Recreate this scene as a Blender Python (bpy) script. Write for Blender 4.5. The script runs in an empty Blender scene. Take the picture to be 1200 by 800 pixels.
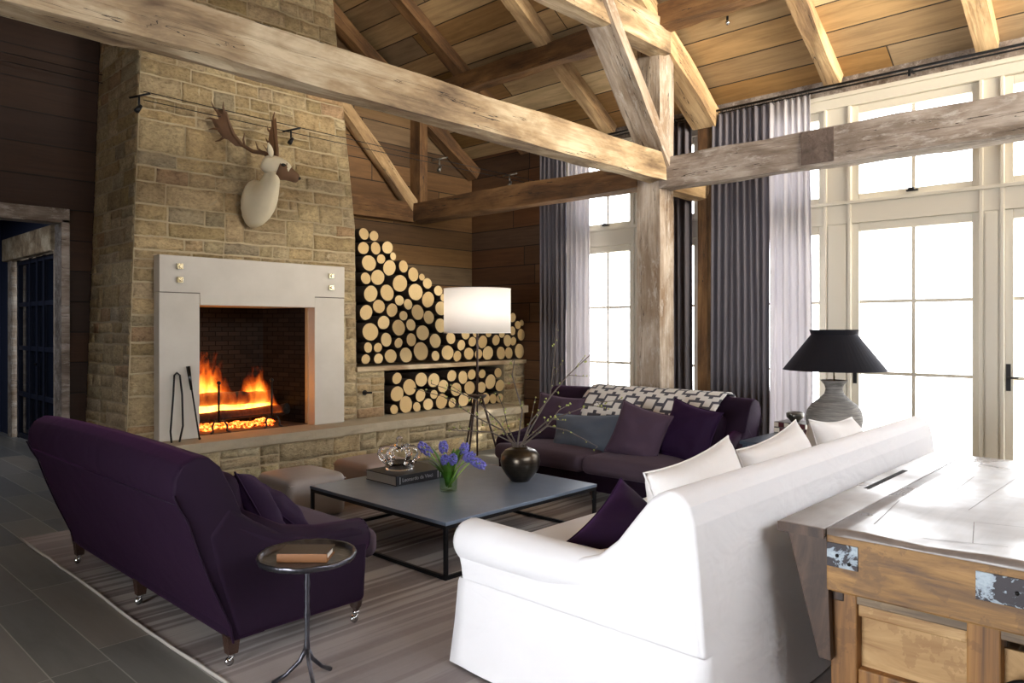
import bpy, bmesh, math, random
from mathutils import Vector, Matrix, noise
random.seed(7)
sc = bpy.context.scene
C = sc.collection
PI = math.pi
# ------------------------------------------------------------------ camera, sky, lights, exposure
F, EYE, U0, V0, YAW = 867.0, 1.55, 600.0, 383.0, math.radians(43.3)
cam = bpy.data.cameras.new('camera'); cam.lens = F/1200*36; cam.sensor_width = 36; cam.shift_y = -(400-V0)/1200
cam.clip_start = .05
camo = bpy.data.objects.new('camera', cam); C.objects.link(camo)
camo.location = (0, 0, EYE); camo.rotation_euler = (PI/2, 0, YAW-PI/2); sc.camera = camo
w = bpy.data.worlds.new('sky'); sc.world = w; w.use_nodes = True
bg = w.node_tree.nodes['Background']; bg.inputs[0].default_value = (.94, .965, 1.0, 1); bg.inputs[1].default_value = 8.6
sc.view_settings.view_transform = 'Standard'; sc.view_settings.look = 'None'
sc.view_settings.exposure = 0.22; sc.view_settings.gamma = 1; sc.view_settings.use_curve_mapping = False
try: sc.cycles.max_bounces = 8; sc.cycles.sample_clamp_indirect = 8; sc.cycles.caustics_reflective = False; sc.cycles.caustics_refractive = False
except Exception: pass
def area(name, loc, rot, sx, sy, power, col=(1, 1, 1), portal=False, spread=180):
    l = bpy.data.lights.new(name, 'AREA'); l.shape = 'RECTANGLE'; l.size = sx; l.size_y = sy; l.energy = power; l.color = col
    l.spread = math.radians(spread)
    if portal: l.cycles.is_portal = True
    o = bpy.data.objects.new(name, l); C.objects.link(o); o.location = loc; o.rotation_euler = rot; return o
area('window_portal', (8.12, 2.6, 1.95), (0, PI/2, 0), 3.9, 7.9, 1, portal=True)
sunl = bpy.data.lights.new('sun', 'SUN'); sunl.energy = 12; sunl.angle = math.radians(2); sunl.color = (1, .93, .8)
suno = bpy.data.objects.new('sun', sunl); C.objects.link(suno)
suno.rotation_euler = Vector((-.42, .35, -.84)).to_track_quat('-Z', 'Y').to_euler()
LW = area('left_window_light', (-2.85, 1.6, 1.15), (0, -PI/2, 0), 1.7, 2.3, 48, (.93, .96, 1.0), spread=84)
REAR_FILL = area('rear_fill_light', (5.6, -3.0, 3.7), (math.radians(98), 0, math.radians(-10)), 3.0, 1.6, 165, (1, .88, .70), spread=62)  # added unseen warm fill, aimed to brighten the beam fronts and chimney
HALL_FILL = area('hall_fill_light', (.8, 10.6, 3.1), (0, 0, 0), 1.5, 2.5, 40, (.85, .9, 1))  # added unseen overhead fill, lifts the dark hall beyond the doorway

# ------------------------------------------------------------------ node helpers
def col(h):
    if isinstance(h, str):
        v = [int(h[i:i+2], 16)/255 for i in (0, 2, 4)]
        return tuple(((x/12.92) if x <= .04045 else ((x+.055)/1.055)**2.4) for x in v)+(1,)
    return tuple(h)+(1,) if len(h) == 3 else h
class N:
    def __init__(s, name):
        s.m = bpy.data.materials.new(name); s.m.use_nodes = True; s.t = s.m.node_tree; s.n = s.t.nodes; s.l = s.t.links
        s.b = s.n['Principled BSDF']; s.out = s.n['Material Output']
    def add(s, typ, **kw):
        n = s.n.new(typ)
        for k, v in kw.items(): setattr(n, k, v)
        return n
    def set(s, sock, v):
        if hasattr(v, 'links') or hasattr(v, 'is_output'): s.l.new(v, sock)
        elif isinstance(v, tuple) and len(v) == 3 and sock.type == 'RGBA': sock.default_value = v+(1,)
        else: sock.default_value = v
    def math(s, op, a, b=None, c=None):
        n = s.add('ShaderNodeMath', operation=op); s.set(n.inputs[0], a)
        if b is not None: s.set(n.inputs[1], b)
        if c is not None: s.set(n.inputs[2], c)
        return n.outputs[0]
    def obj(s): return s.add('ShaderNodeTexCoord').outputs['Object']
    def sep(s, v): n = s.add('ShaderNodeSeparateXYZ'); s.l.new(v, n.inputs[0]); return n.outputs
    def comb(s, x, y, z):
        n = s.add('ShaderNodeCombineXYZ'); s.set(n.inputs[0], x); s.set(n.inputs[1], y); s.set(n.inputs[2], z); return n.outputs[0]
    def map(s, v, sc_, loc=(0, 0, 0)):
        n = s.add('ShaderNodeMapping'); s.l.new(v, n.inputs[0]); n.inputs['Scale'].default_value = sc_; n.inputs['Location'].default_value = loc; return n.outputs[0]
    def noise(s, v, scale=5, detail=4, rough=.55, dist=0):
        n = s.add('ShaderNodeTexNoise'); s.l.new(v, n.inputs['Vector']); n.inputs['Scale'].default_value = scale
        n.inputs['Detail'].default_value = detail; n.inputs['Roughness'].default_value = rough; n.inputs['Distortion'].default_value = dist
        return n.outputs[0]
    def white(s, v): n = s.add('ShaderNodeTexWhiteNoise', noise_dimensions='3D'); s.l.new(v, n.inputs['Vector']); return n.outputs['Value']
    def ramp(s, f, stops, interp='LINEAR'):
        n = s.add('ShaderNodeValToRGB'); s.l.new(f, n.inputs[0]); r = n.color_ramp; r.interpolation = interp
        while len(r.elements) > 1: r.elements.remove(r.elements[-1])
        r.elements[0].position = stops[0][0]; r.elements[0].color = col(stops[0][1])
        for p_, c in stops[1:]: e = r.elements.new(p_); e.color = col(c)
        return n.outputs[0]
    def mix(s, f, a, b, mode='MIX'):
        n = s.add('ShaderNodeMix', data_type='RGBA', blend_type=mode); s.set(n.inputs[0], f)
        for i, v in ((6, a), (7, b)):
            if isinstance(v, (tuple, str)): n.inputs[i].default_value = col(v)
            else: s.l.new(v, n.inputs[i])
        return n.outputs[2]
    def bump(s, h, strength=.4, dist=.01):
        n = s.add('ShaderNodeBump'); s.l.new(h, n.inputs['Height']); n.inputs['Strength'].default_value = strength; n.inputs['Distance'].default_value = dist
        s.l.new(n.outputs[0], s.b.inputs['Normal'])
    def base(s, c, rough=.6, **kw):
        i = s.b.inputs['Base Color']
        if isinstance(c, (tuple, str)): i.default_value = col(c)
        else: s.l.new(c, i)
        s.set(s.b.inputs['Roughness'], rough)
        for k, v in kw.items(): s.set(s.b.inputs[k.replace('_', ' ')], v)
        return s.m
def plain(name, c, rough=.6, bump=None, var=.0, **kw):
    n = N(name)
    if var:
        nz = n.noise(n.obj(), 6, 3); cc = col(c); d = tuple(x*(1-var) for x in cc[:3])+(1,)
        n.base(n.mix(nz, d, cc), rough, **kw)
    else: n.base(c, rough, **kw)
    if bump: n.bump(n.noise(n.obj(), bump[0], 5), bump[1], bump[2])
    return n.m
def planks(name, u, v, width, length, stops, rough=.75, gap=.012, grain=1.0, gapc=.12, off=0.0, bump=.5):
    """boards running along axis u, stacked along axis v (object coordinates)"""
    n = N(name); P = n.sep(n.obj()); U, V = P[u], n.math('ADD', P[v], off)
    row = n.math('FLOOR', n.math('DIVIDE', V, width))
    ofs = n.math('MULTIPLY', n.white(n.comb(row, 3.1, 7.7)), length)
    q = n.math('DIVIDE', n.math('ADD', U, ofs), length); seg = n.math('FLOOR', q)
    rnd = n.white(n.comb(row, seg, 1.3))
    c = n.ramp(rnd, stops)
    gv = n.comb(n.math('ADD', n.math('MULTIPLY', U, 1.4), n.math('MULTIPLY', rnd, 50)), n.math('MULTIPLY', V, 22), rnd)
    g = n.noise(gv, 1.0, 6, .65, .6)
    big = n.noise(n.comb(n.math('MULTIPLY', U, 1.2), n.math('MULTIPLY', V, 4), rnd), 1.6, 4, .6)
    c = n.mix(n.math('MULTIPLY', n.math('SUBTRACT', .62, g), 1.6*grain), c, n.mix(1.0, c, (.36, .30, .24, 1), 'MULTIPLY'))
    c = n.mix(n.math('MULTIPLY', n.math('SUBTRACT', .5, big), 1.7), c, n.mix(1.0, c, (.45, .42, .40, 1), 'MULTIPLY'))
    fr = n.math('FRACT', n.math('DIVIDE', V, width)); e = n.math('MULTIPLY', n.math('MINIMUM', fr, n.math('SUBTRACT', 1.0, fr)), width)
    fu = n.math('FRACT', q); eu = n.math('MULTIPLY', n.math('MINIMUM', fu, n.math('SUBTRACT', 1.0, fu)), length)
    ee = n.math('MINIMUM', e, eu); m = n.math('LESS_THAN', ee, gap/2)
    c = n.mix(m, c, n.mix(1.0, c, (gapc, gapc, gapc, 1), 'MULTIPLY'))
    n.base(c, rough); hh = n.math('ADD', n.math('MULTIPLY', n.math('MINIMUM', ee, gap), 40), n.math('MULTIPLY', g, .5)); n.bump(hh, bump, .012)
    return n.m
def timber(name, light, mid, dark, rough=.8, patch=None):
    """hewn beam, grain along local x"""
    n = N(name); o = n.obj(); r_ = n.add('ShaderNodeObjectInfo').outputs['Random']; P = n.sep(o)
    xx = n.math('ADD', P[0], n.math('MULTIPLY', r_, 40)); v = n.comb(xx, P[1], P[2])
    g = n.noise(n.map(v, (1.3, 26, 26)), 1, 7, .7, .8); b = n.noise(n.map(v, (1.6, 5, 5)), 1, 5, .6, .4)
    c = n.ramp(b, [(.3, dark), (.47, mid), (.64, light)])
    c = n.mix(n.math('MULTIPLY', n.math('SUBTRACT', .56, g), 2.2), c, n.mix(1.0, c, (.42, .34, .28, 1), 'MULTIPLY'))
    if patch:
        pn = n.noise(n.map(v, (5, 16, 16)), 1, 7, .8, .3); c = n.mix(n.math('MINIMUM', n.math('MULTIPLY', n.math('MAXIMUM', n.math('SUBTRACT', pn, .52), 0.0), 5.0), .7), c, patch)
    k = n.noise(n.map(v, (.28, 9, 9)), 1, 4, .55, .0); kk = n.math('LESS_THAN', n.math('ABSOLUTE', n.math('SUBTRACT', k, .56)), .0024)
    c = n.mix(kk, c, (.03, .02, .015, 1)); n.base(c, rough)
    n.bump(n.math('SUBTRACT', n.math('ADD', g, n.math('MULTIPLY', b, 1.2)), kk), .7, .015); return n.m
def fabric(name, c, rough=.9, sheen=0.3, tint=None, scale=900, var=.1, wrink=.25):
    n = N(name); o = n.obj(); z = n.noise(o, scale, 2); big = n.noise(o, 3.2, 3)
    cc = col(c); dk = tuple(x*(1-var) for x in cc[:3])+(1,)
    n.base(n.mix(big, dk, cc), rough, Sheen_Weight=sheen); n.b.inputs['Sheen Roughness'].default_value = .4
    if tint: n.b.inputs['Sheen Tint'].default_value = col(tint)
    n.b.inputs['Specular IOR Level'].default_value = .2
    n.bump(n.math('ADD', n.math('MULTIPLY', z, .05), n.noise(n.map(o, (3, 3, 5)), 1.2, 3, .5, .6)), wrink, .03); return n.m

M = {}
M['ceil'] = planks('ceiling boards', 1, 0, .27, 3.9, [(0, 'bf955c'), (.18, '94703f'), (.36, 'd8b783'), (.52, 'a08a6c'), (.66, 'c49c62'), (.8, '8a6840'), (.9, 'dfc699'), (1, 'b18c5a')])
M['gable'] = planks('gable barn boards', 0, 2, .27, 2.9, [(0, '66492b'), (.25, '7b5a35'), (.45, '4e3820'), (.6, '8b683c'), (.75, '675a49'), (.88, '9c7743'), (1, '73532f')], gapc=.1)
M['dgable'] = planks('dark gable boards', 0, 2, .30, 3.6, [(0, '38210f'), (.3, '2c190e'), (.6, '40260f'), (.8, '2a1b12'), (1, '34200f')], gapc=.15)  # darker board colours for the gable left of the chimney
M['sidew'] = planks('side barn boards', 1, 2, .27, 2.3, [(0, '5d3f28'), (.3, '70492a'), (.5, '4c3522'), (.7, '7c5735'), (1, '5f4a39')], gapc=.1)
M['tan'] = timber('hewn oak tan', 'd0b388', 'b0926a', '84694e')
M['pale'] = timber('hewn oak pale', 'cdbb9c', 'a78f6e', '6b5742')
M['greyt'] = timber('weathered grey timber', 'a89d93', '83766b', '625548', patch=(.50, .46, .42, 1))
M['browt'] = timber('old brown timber', '8d6a43', '6f5032', '4d3723')
M['postt'] = timber('post timber', 'bcae9e', '9d8d7b', '80684f', patch=(.56, .52, .47, 1))
M['patch'] = timber('dull brown board', '6f6058', '5c4f48', '473c36')
M['walnut'] = timber('dark walnut', '3f271a', '341f15', '24150e', rough=.45)
n = N('ashlar'); at_ = n.add('ShaderNodeAttribute', attribute_name='Col').outputs[0]; o = n.obj()
nz = n.noise(o, 9, 8, .7, .4); n2 = n.noise(n.map(o, (30, 30, 55)), 1, 6, .7)
c = n.mix(1.0, at_, n.ramp(nz, [(.3, (.62, .58, .54, 1)), (.5, (.95, .93, .9, 1)), (.7, (1.15, 1.12, 1.06, 1))]), 'MULTIPLY')
c = n.mix(1.0, c, n.ramp(n2, [(.35, (.68, .66, .62, 1)), (.55, (1.05, 1.04, 1.02, 1))]), 'MULTIPLY'); n.base(c, .93); n.bump(n.math('ADD', n.math('MULTIPLY', nz, 1.5), n2), 1.0, .02); M['stone'] = n.m
M['mortar'] = plain('lime mortar', 'beac8a', .95, (60, .6, .01), .25)
M['slab'] = plain('hearth slab stone', 'b3a58c', .8, (30, .5, .01), .25)
n = N('limestone surround'); nz = n.noise(n.obj(), 3, 6, .6); n.base(n.mix(nz, 'b9b1a3', 'd2cbbf'), .65); n.bump(n.noise(n.obj(), 60, 4), .12, .004); M['lime'] = n.m
n = N('herringbone firebrick'); bt = n.add('ShaderNodeTexBrick'); mp = n.add('ShaderNodeMapping'); n.l.new(n.obj(), mp.inputs[0]); mp.inputs['Rotation'].default_value = (PI/2, PI/4, 0)
n.l.new(mp.outputs[0], bt.inputs['Vector']); bt.inputs['Scale'].default_value = 5
for i, c in ((1, (.012, .010, .009, 1)), (2, (.020, .016, .014, 1)), (3, (.006, .005, .005, 1))): bt.inputs[i].default_value = c
n.base(bt.outputs[0], .85); n.b.inputs['Specular IOR Level'].default_value = .05; M['soot'] = n.m
M['firefl'] = plain('brick fire floor', '4a3022', .8, (20, .4, .01), .3)
# slate floor: long planks running along y
M['slate'] = planks('slate floor', 1, 0, .247, 1.15, [(0, '67655f'), (.3, '78746c'), (.55, '5b5c5d'), (.8, '857d72'), (1, '6d6e6f')], rough=.42, gap=.006, grain=.25, gapc=2.2, off=.01, bump=.12)
n = N('striped rug'); P = n.sep(n.obj()); yy = n.math('ADD', P[1], n.math('MULTIPLY', n.noise(n.map(n.obj(), (.5, .2, 1)), 1.5, 2), .10))
st = n.noise(n.comb(n.math('MULTIPLY', P[0], .06), n.math('MULTIPLY', yy, 4.6), 2.0), 1, 3, .55)
c = n.ramp(st, [(.36, '6e6361'), (.44, '7d7270'), (.465, 'bdb5ae'), (.52, 'c8c1ba'), (.54, '7a6f6c'), (.60, '6a5f5e'), (.63, 'a39a95')])
yk = n.math('MINIMUM', n.math('MAXIMUM', n.math('SUBTRACT', 1.9, n.math('MULTIPLY', n.math('ABSOLUTE', n.math('SUBTRACT', P[1], 4.2)), 1.4)), .3), 1.0); c = n.mix(yk, '8e8385', c)
fine = n.noise(n.map(n.obj(), (4, 160, 1)), 1, 2); fine2 = n.noise(n.map(n.obj(), (25, 25, 1)), 1, 3)
c = n.mix(.3, c, n.mix(fine, '655b5c', 'a0968f')); c = n.mix(n.math('MULTIPLY', fine2, .25), c, (.4, .36, .34, 1)); n.base(c, .95); n.bump(n.noise(n.obj(), 350, 2), .5, .004); M['rug'] = n.m
M['rugedge'] = plain('rug binding', 'b5afa6', .9)
M['velvet'] = fabric('purple velvet', '1e0b22', .8, .35, '6a3068', var=.4, wrink=.2)
M['velvet2'] = fabric('aubergine velvet', '230b2c', .8, .3, '6a3a80', var=.35)
M['mauve'] = fabric('dusky mauve cloth', '4a3d47', .85, .25, 'a08fa0')
M['mauve2'] = fabric('mauve cloth', '453543', .85, .3, 'b09ab0')
M['blueg'] = fabric('blue grey cloth', '5a616d', .8, .3, 'c0c8d8')
M['linen'] = fabric('white linen', 'e9e8ea', .9, .1, scale=700, var=.05, wrink=.45)
M['linen2'] = fabric('off white linen', 'e3e0de', .9, .1, scale=700, var=.05, wrink=.5)
M['curt'] = fabric('charcoal curtain', '6a666c', .9, .15, scale=500, wrink=.05)
n = N('sheer curtain'); n.base('cdcacd', .9)
tr = n.add('ShaderNodeBsdfTranslucent'); tr.inputs[0].default_value = (.62, .60, .62, 1); mx = n.add('ShaderNodeMixShader'); mx.inputs[0].default_value = .45
n.l.new(n.b.outputs[0], mx.inputs[1]); n.l.new(tr.outputs[0], mx.inputs[2]); n.l.new(mx.outputs[0], n.out.inputs[0]); M['sheer'] = n.m
n = N('white lamp shade'); n.base('f2efec', .9); tr = n.add('ShaderNodeBsdfTranslucent'); tr.inputs[0].default_value = (.95, .93, .9, 1); mx = n.add('ShaderNodeMixShader'); mx.inputs[0].default_value = .5
n.l.new(n.b.outputs[0], mx.inputs[1]); n.l.new(tr.outputs[0], mx.inputs[2]); n.l.new(mx.outputs[0], n.out.inputs[0]); M['wshade'] = n.m
M['bshade'] = fabric('black silk shade', '15141a', .8, .2, '8080a0', wrink=.03)
M['cream'] = plain('cream joinery paint', 'cbc4b4', .5)
n = N('window glass'); g = n.add('ShaderNodeBsdfGlossy'); g.inputs['Roughness'].default_value = .02; t_ = n.add('ShaderNodeBsdfTransparent'); fz = n.add('ShaderNodeLayerWeight'); fz.inputs[0].default_value = .1
mx = n.add('ShaderNodeMixShader'); n.l.new(n.math('MULTIPLY', n.math('POWER', fz.outputs['Facing'], 3.0), .6), mx.inputs[0]); n.l.new(t_.outputs[0], mx.inputs[1]); n.l.new(g.outputs[0], mx.inputs[2]); n.l.new(mx.outputs[0], n.out.inputs[0]); M['pane'] = n.m
n = N('clear vase glass'); g = n.add('ShaderNodeBsdfGlossy'); g.inputs['Roughness'].default_value = .03; t_ = n.add('ShaderNodeBsdfTransparent'); t_.inputs[0].default_value = (.90, .96, .90, 1); fz = n.add('ShaderNodeLayerWeight'); fz.inputs[0].default_value = .12
mx = n.add('ShaderNodeMixShader'); n.l.new(n.math('MULTIPLY', n.math('POWER', fz.outputs['Facing'], 3.0), .6), mx.inputs[0]); n.l.new(t_.outputs[0], mx.inputs[1]); n.l.new(g.outputs[0], mx.inputs[2]); n.l.new(mx.outputs[0], n.out.inputs[0]); M['vglass'] = n.m
def glass(name, c=(1, 1, 1, 1), ior=1.45):
    n = N(name); n.base(c, .02, Transmission_Weight=1.0, IOR=ior); return n.m
M['crystal'] = glass('crystal'); M['water'] = glass('water', (.9, .97, .9, 1), 1.33)
M['steel'] = plain('bright chrome', 'c8c8c8', .15, Metallic=1.0)
M['iron'] = plain('wrought iron', '1a1817', .5, (40, .3, .003), Metallic=.6)
M['blackm'] = plain('black steel', '17171a', .4, Metallic=.5)
M['brass'] = plain('polished brass', 'e0d6b4', .22, Metallic=1.0)
n = N('hammered bronze'); P = n.sep(n.obj()); b1 = n.noise(n.comb(0.0, 0.0, n.math('MULTIPLY', P[2], 60)), 1, 3); b2 = n.noise(n.obj(), 10, 4)
n.base(n.mix(n.math('MULTIPLY', b1, b2), '2b2622', '8c8070'), .28, Metallic=.9); n.bump(b1, .15, .004); M['bronze'] = n.m
n = N('grey stoneware'); P = n.sep(n.obj()); b1 = n.noise(n.comb(P[0], P[1], n.math('MULTIPLY', P[2], 14)), 5, 5, .7); n.base(n.ramp(b1, [(.3, '4b4844'), (.5, '77736e'), (.7, '9a948c')]), .75); n.bump(b1, .5, .01); M['stoneware'] = n.m
n = N('blue grey zinc'); b1 = n.noise(n.obj(), 4, 6, .65); n.base(n.mix(b1, '5c6879', '8391a6'), .30, Metallic=.2); n.bump(n.noise(n.obj(), 30, 3), .08, .003); M['zinc'] = n.m
n = N('hammered silver tray'); b1 = n.noise(n.obj(), 22, 3); n.base(n.mix(b1, '26262c', '7f7f88'), .3, Metallic=.95); n.bump(b1, .6, .006); M['tray'] = n.m
M['leather'] = plain('taupe leather', 'a59b95', .45, (14, .25, .01), .15)
M['leather2'] = plain('rose taupe leather', 'a5928b', .5, (14, .25, .01), .15)
M['log'] = plain('bark', '3b2b1e', .95, (35, .8, .01), .5)
def cutend(name, a, b):
    n = N(name); o = n.obj(); P = n.sep(o); rr = n.math('SQRT', n.math('ADD', n.math('MULTIPLY', P[0], P[0]), n.math('MULTIPLY', P[2], P[2])))
    dn = n.noise(o, 7, 3); ring = n.math('SINE', n.math('ADD', n.math('MULTIPLY', rr, 520), n.math('MULTIPLY', dn, 14)))
    rnd = n.add('ShaderNodeObjectInfo').outputs['Random']; bl = n.noise(n.comb(n.math('ADD', P[0], n.math('MULTIPLY', rnd, 9)), P[1], P[2]), 12, 4)
    c = n.mix(n.math('ADD', n.math('MULTIPLY', rnd, .45), n.math('MULTIPLY', bl, .7)), a, b); c = n.mix(n.math('MULTIPLY', ring, .10), c, (.35, .22, .1, 1)); n.base(c, .8); n.bump(ring, .1, .002); return n.m
M['cut'] = cutend('sawn log end', 'ddc595', 'b3935f')
M['char'] = plain('charred wood', '15100d', .95, (25, 1, .02), .4)
n = N('glowing embers'); e = n.noise(n.obj(), 26, 4, .7); n.base((.02, .01, .008, 1), .9); n.l.new(n.ramp(e, [(.42, (.0, 0, 0, 1)), (.52, (1, .12, .01, 1)), (.66, (1, .45, .1, 1))]), n.b.inputs['Emission Color']); n.b.inputs['Emission Strength'].default_value = 4; M['ember'] = n.m
n = N('flame'); P = n.sep(n.obj()); V_ = n.t.nodes.new('ShaderNodeEmission')   # glowing gas: brightest at the logs, licking upward
def bump_(c, w_, h): q_ = n.math('DIVIDE', n.math('SUBTRACT', P[0], c), w_); return n.math('MULTIPLY', n.math('POWER', 2.718, n.math('MULTIPLY', n.math('MULTIPLY', q_, q_), -1.0)), h)
H_ = n.math('ADD', n.math('ADD', bump_(-.30, .17, .47), bump_(.27, .10, .30)), n.math('ADD', bump_(-.02, .35, .17), bump_(-.5, .1, .1)))
nz = n.noise(n.map(n.obj(), (11, 9, 4.2)), 1.0, 4, .55, .9); n2_ = n.noise(n.map(n.obj(), (5, 5, 2.2), (3, 1, 7)), 1.0, 2, .5, .4)
zz_ = n.math('ADD', P[2], .06); t__ = n.math('DIVIDE', zz_, n.math('MULTIPLY', H_, n.math('ADD', n.math('MULTIPLY', n2_, 1.5), .35)))
I_ = n.math('MAXIMUM', n.math('SUBTRACT', n.math('ADD', n.math('SUBTRACT', 1.0, t__), n.math('MULTIPLY', n.math('SUBTRACT', nz, .5), 1.7)), .12), 0.0)
ym = n.math('SUBTRACT', 1.0, n.math('MINIMUM', n.math('MULTIPLY', n.math('ABSOLUTE', P[1]), 5.5), 1.0)); I_ = n.math('MINIMUM', n.math('MULTIPLY', I_, ym), 1.2)
n.l.new(n.ramp(I_, [(.0, (1, .07, .003, 1)), (.25, (1, .20, .015, 1)), (.7, (1, .46, .07, 1))]), V_.inputs[0]); n.l.new(n.math('MULTIPLY', n.math('POWER', I_, 1.3), 70.0), V_.inputs[1])
n.l.new(V_.outputs[0], n.out.inputs['Volume'])
for l_ in list(n.out.inputs['Surface'].links): n.l.remove(l_)
M['flame'] = n.m
M['blue'] = plain('midnight blue paint', '171c2c', .5)
M['bluew'] = plain('midnight blue plaster', '232a42', .8)
M['bglass'] = plain('dark door glass', '0d121c', .08)
M['hair'] = plain('cream deer coat', 'efe3c4', .85, (90, .5, .006), .2)
M['muzzle'] = plain('brown deer muzzle', '7a5b41', .85, (90, .4, .004), .3)
M['antler'] = plain('antler horn', '6e4d30', .6, (30, .5, .006), .4)
M['black'] = plain('glossy black', '060606', .15)
M['leaf'] = plain('hyacinth leaf', '5f8c30', .5, None, .35)
M['stem'] = plain('pale green stem', '9dbb60', .5)
M['hyac'] = plain('violet blue petals', '8482dc', .6, None, .3)
M['bark'] = plain('grey twig bark', '6b6058', .9, (60, .5, .002), .3)
M['bud'] = plain('yellow green bud', 'a4ab60', .7)
M['paper'] = plain('book page edges', 'd8d4c8', .8)
M['cover'] = plain('black book cover', '1c1c22', .45)
M['spinetx'] = plain('silver spine lettering', 'b5b5ba', .5)
M['tanleather'] = plain('tan leather binding', '8a5a30', .5, (40, .3, .003), .2)
M['bookbrown'] = plain('marbled brown cover', '4a3a30', .4, (50, .3, .003), .5)
n = N('bench top'); o = n.obj(); g = n.noise(n.map(o, (1.2, 14, 3)), 1, 6, .6, .5); b1 = n.noise(o, 2.0, 3); n.base(n.mix(g, '5f544e', '8d8178'), n.ramp(b1, [(.35, (.22, .22, .22, 1)), (.6, (.5, .5, .5, 1))])); n.bump(n.math('ADD', n.math('MULTIPLY', b1, 1.5), n.math('MULTIPLY', g, .2)), .35, .02); M['btop'] = n.m
def oldpine(name, a, b, d, ax=(14, 1.2, 14)):
    n = N(name); o = n.obj(); g = n.noise(n.map(o, ax), 1, 6, .65, .8); b1 = n.noise(o, 6, 5, .65)
    c = n.ramp(g, [(.35, d), (.5, b), (.65, a)]); c = n.mix(n.math('MULTIPLY', n.math('GREATER_THAN', b1, .56), .35), c, d); n.base(c, .55); n.bump(g, .3, .006); return n.m
M['pineY'] = oldpine('ochre bench wood', 'a9804a', '8c6738', '5f4630', (8, 2.2, 14))
M['pineZ'] = oldpine('ochre upright wood', 'a87a42', '8b6134', '604328', (14, 14, 1.2))
M['pineP'] = oldpine('pale pine panel', 'cba877', 'b08c5c', '8a6238', (8, 1.6, 9))
M['pineG'] = oldpine('grey rail wood', '9a8468', '7d6950', '5b4b3c', (8, 1.6, 22))
M['dark'] = oldpine('dark brown board', '5a4537', '463428', '2f231c', (10, 10, 2))
n = N('worn painted iron plate'); b1 = n.noise(n.map(n.obj(), (1, 1, 1.6)), 9, 6, .7, .6); n.base(n.ramp(b1, [(.44, '332e32'), (.50, '2e2a2e'), (.515, '87929b'), (.62, 'a3aeb6'), (.8, '7a848b')]), .5, Metallic=.3); M['plate'] = n.m
M['ctblue'] = plain('blue side table paint', '3d4653', .35, None, .2)
M['bone'] = plain('bone inlay', 'd8cfbc', .4); M['redbox'] = plain('dark red inlay', '5a2326', .4)
M['terr'] = plain('pale terrace', 'd0ccc4', .8, None, .1)
M['silver'] = plain('dark silver', '6b6760', .35, (40, .5, .004), .3, Metallic=.8)
n = N('greek key throw'); P = n.sep(n.add('ShaderNodeTexCoord').outputs['UV']); a_ = n.math('MULTIPLY', P[0], 6.5); v_ = n.math('MULTIPLY', P[1], 4.4)
row = n.math('FLOOR', v_); a2 = n.math('ADD', a_, n.math('MULTIPLY', row, .5)); fx = n.math('ABSOLUTE', n.math('SUBTRACT', n.math('FRACT', a2), .5)); fy = n.math('ABSOLUTE', n.math('SUBTRACT', n.math('FRACT', v_), .5))
mxv = n.math('MAXIMUM', n.math('MULTIPLY', fx, 1.05), fy); ringm = n.math('MULTIPLY', n.math('GREATER_THAN', mxv, .25), n.math('LESS_THAN', mxv, .37))
barm = n.math('MULTIPLY', n.math('LESS_THAN', fy, .09), n.math('GREATER_THAN', fx, .34)); barv = n.math('MULTIPLY', n.math('LESS_THAN', fx, .09), n.math('GREATER_THAN', fy, .34))
mm = n.math('MAXIMUM', ringm, n.math('MAXIMUM', barm, barv)); n.base(n.mix(mm, 'd9d6d2', '4c4c56'), .9); n.bump(n.noise(n.obj(), 400, 2), .3, .004); M['throw'] = n.m

# ------------------------------------------------------------------ mesh helpers
def obj(name, bm, mat, parent=None, smooth=False, bevel=0, seg=2, loc=None, rot=None, subsurf=0):
    me = bpy.data.meshes.new(name)
    bmesh.ops.recalc_face_normals(bm, faces=bm.faces)
    bm.to_mesh(me); bm.free()
    for m in (mat if isinstance(mat, (list, tuple)) else [mat]): me.materials.append(m)
    if smooth:
        for p_ in me.polygons: p_.use_smooth = True
    o = bpy.data.objects.new(name, me); C.objects.link(o)
    if parent: o.parent = parent
    if loc: o.location = loc
    if rot: o.rotation_euler = rot
    if bevel:
        b = o.modifiers.new('bevel', 'BEVEL'); b.width = bevel; b.segments = seg; b.limit_method = 'ANGLE'; b.angle_limit = .6
    if subsurf:
        s = o.modifiers.new('sub', 'SUBSURF'); s.levels = s.render_levels = subsurf
    return o
def tag(o, label, cat=None, group=None, kind=None):
    if label: o['label'] = label
    if cat: o['category'] = cat
    if group: o['group'] = group
    if kind: o['kind'] = kind
    return o
def thing(name, label, cat, loc=(0, 0, 0), rz=0, group=None):
    o = bpy.data.objects.new(name, None); C.objects.link(o); o.location = loc; o.rotation_euler = (0, 0, rz); o.empty_display_size = .1
    return tag(o, label, cat, group)
def struct(o): o['kind'] = 'structure'; return o
def dup(root, loc, rz=None, label=None, group=None):
    r = root.copy(); C.objects.link(r); r.location = loc
    if rz is not None: r.rotation_euler = (0, 0, rz)
    if label: r['label'] = label
    if group: r['group'] = group
    for ch in list(root.children):
        c = ch.copy(); C.objects.link(c); c.parent = r
        for g in ch.children: d = g.copy(); C.objects.link(d); d.parent = c
    return r
B = bmesh.new
def box(bm, x0, x1, y0, y1, z0, z1, mi=0):
    vs = [bm.verts.new((x, y, z)) for x in (x0, x1) for y in (y0, y1) for z in (z0, z1)]
    for f in ((0, 1, 3, 2), (4, 6, 7, 5), (0, 4, 5, 1), (2, 3, 7, 6), (0, 2, 6, 4), (1, 5, 7, 3)):
        fc = bm.faces.new([vs[i] for i in f]); fc.material_index = mi
    return vs
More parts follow.
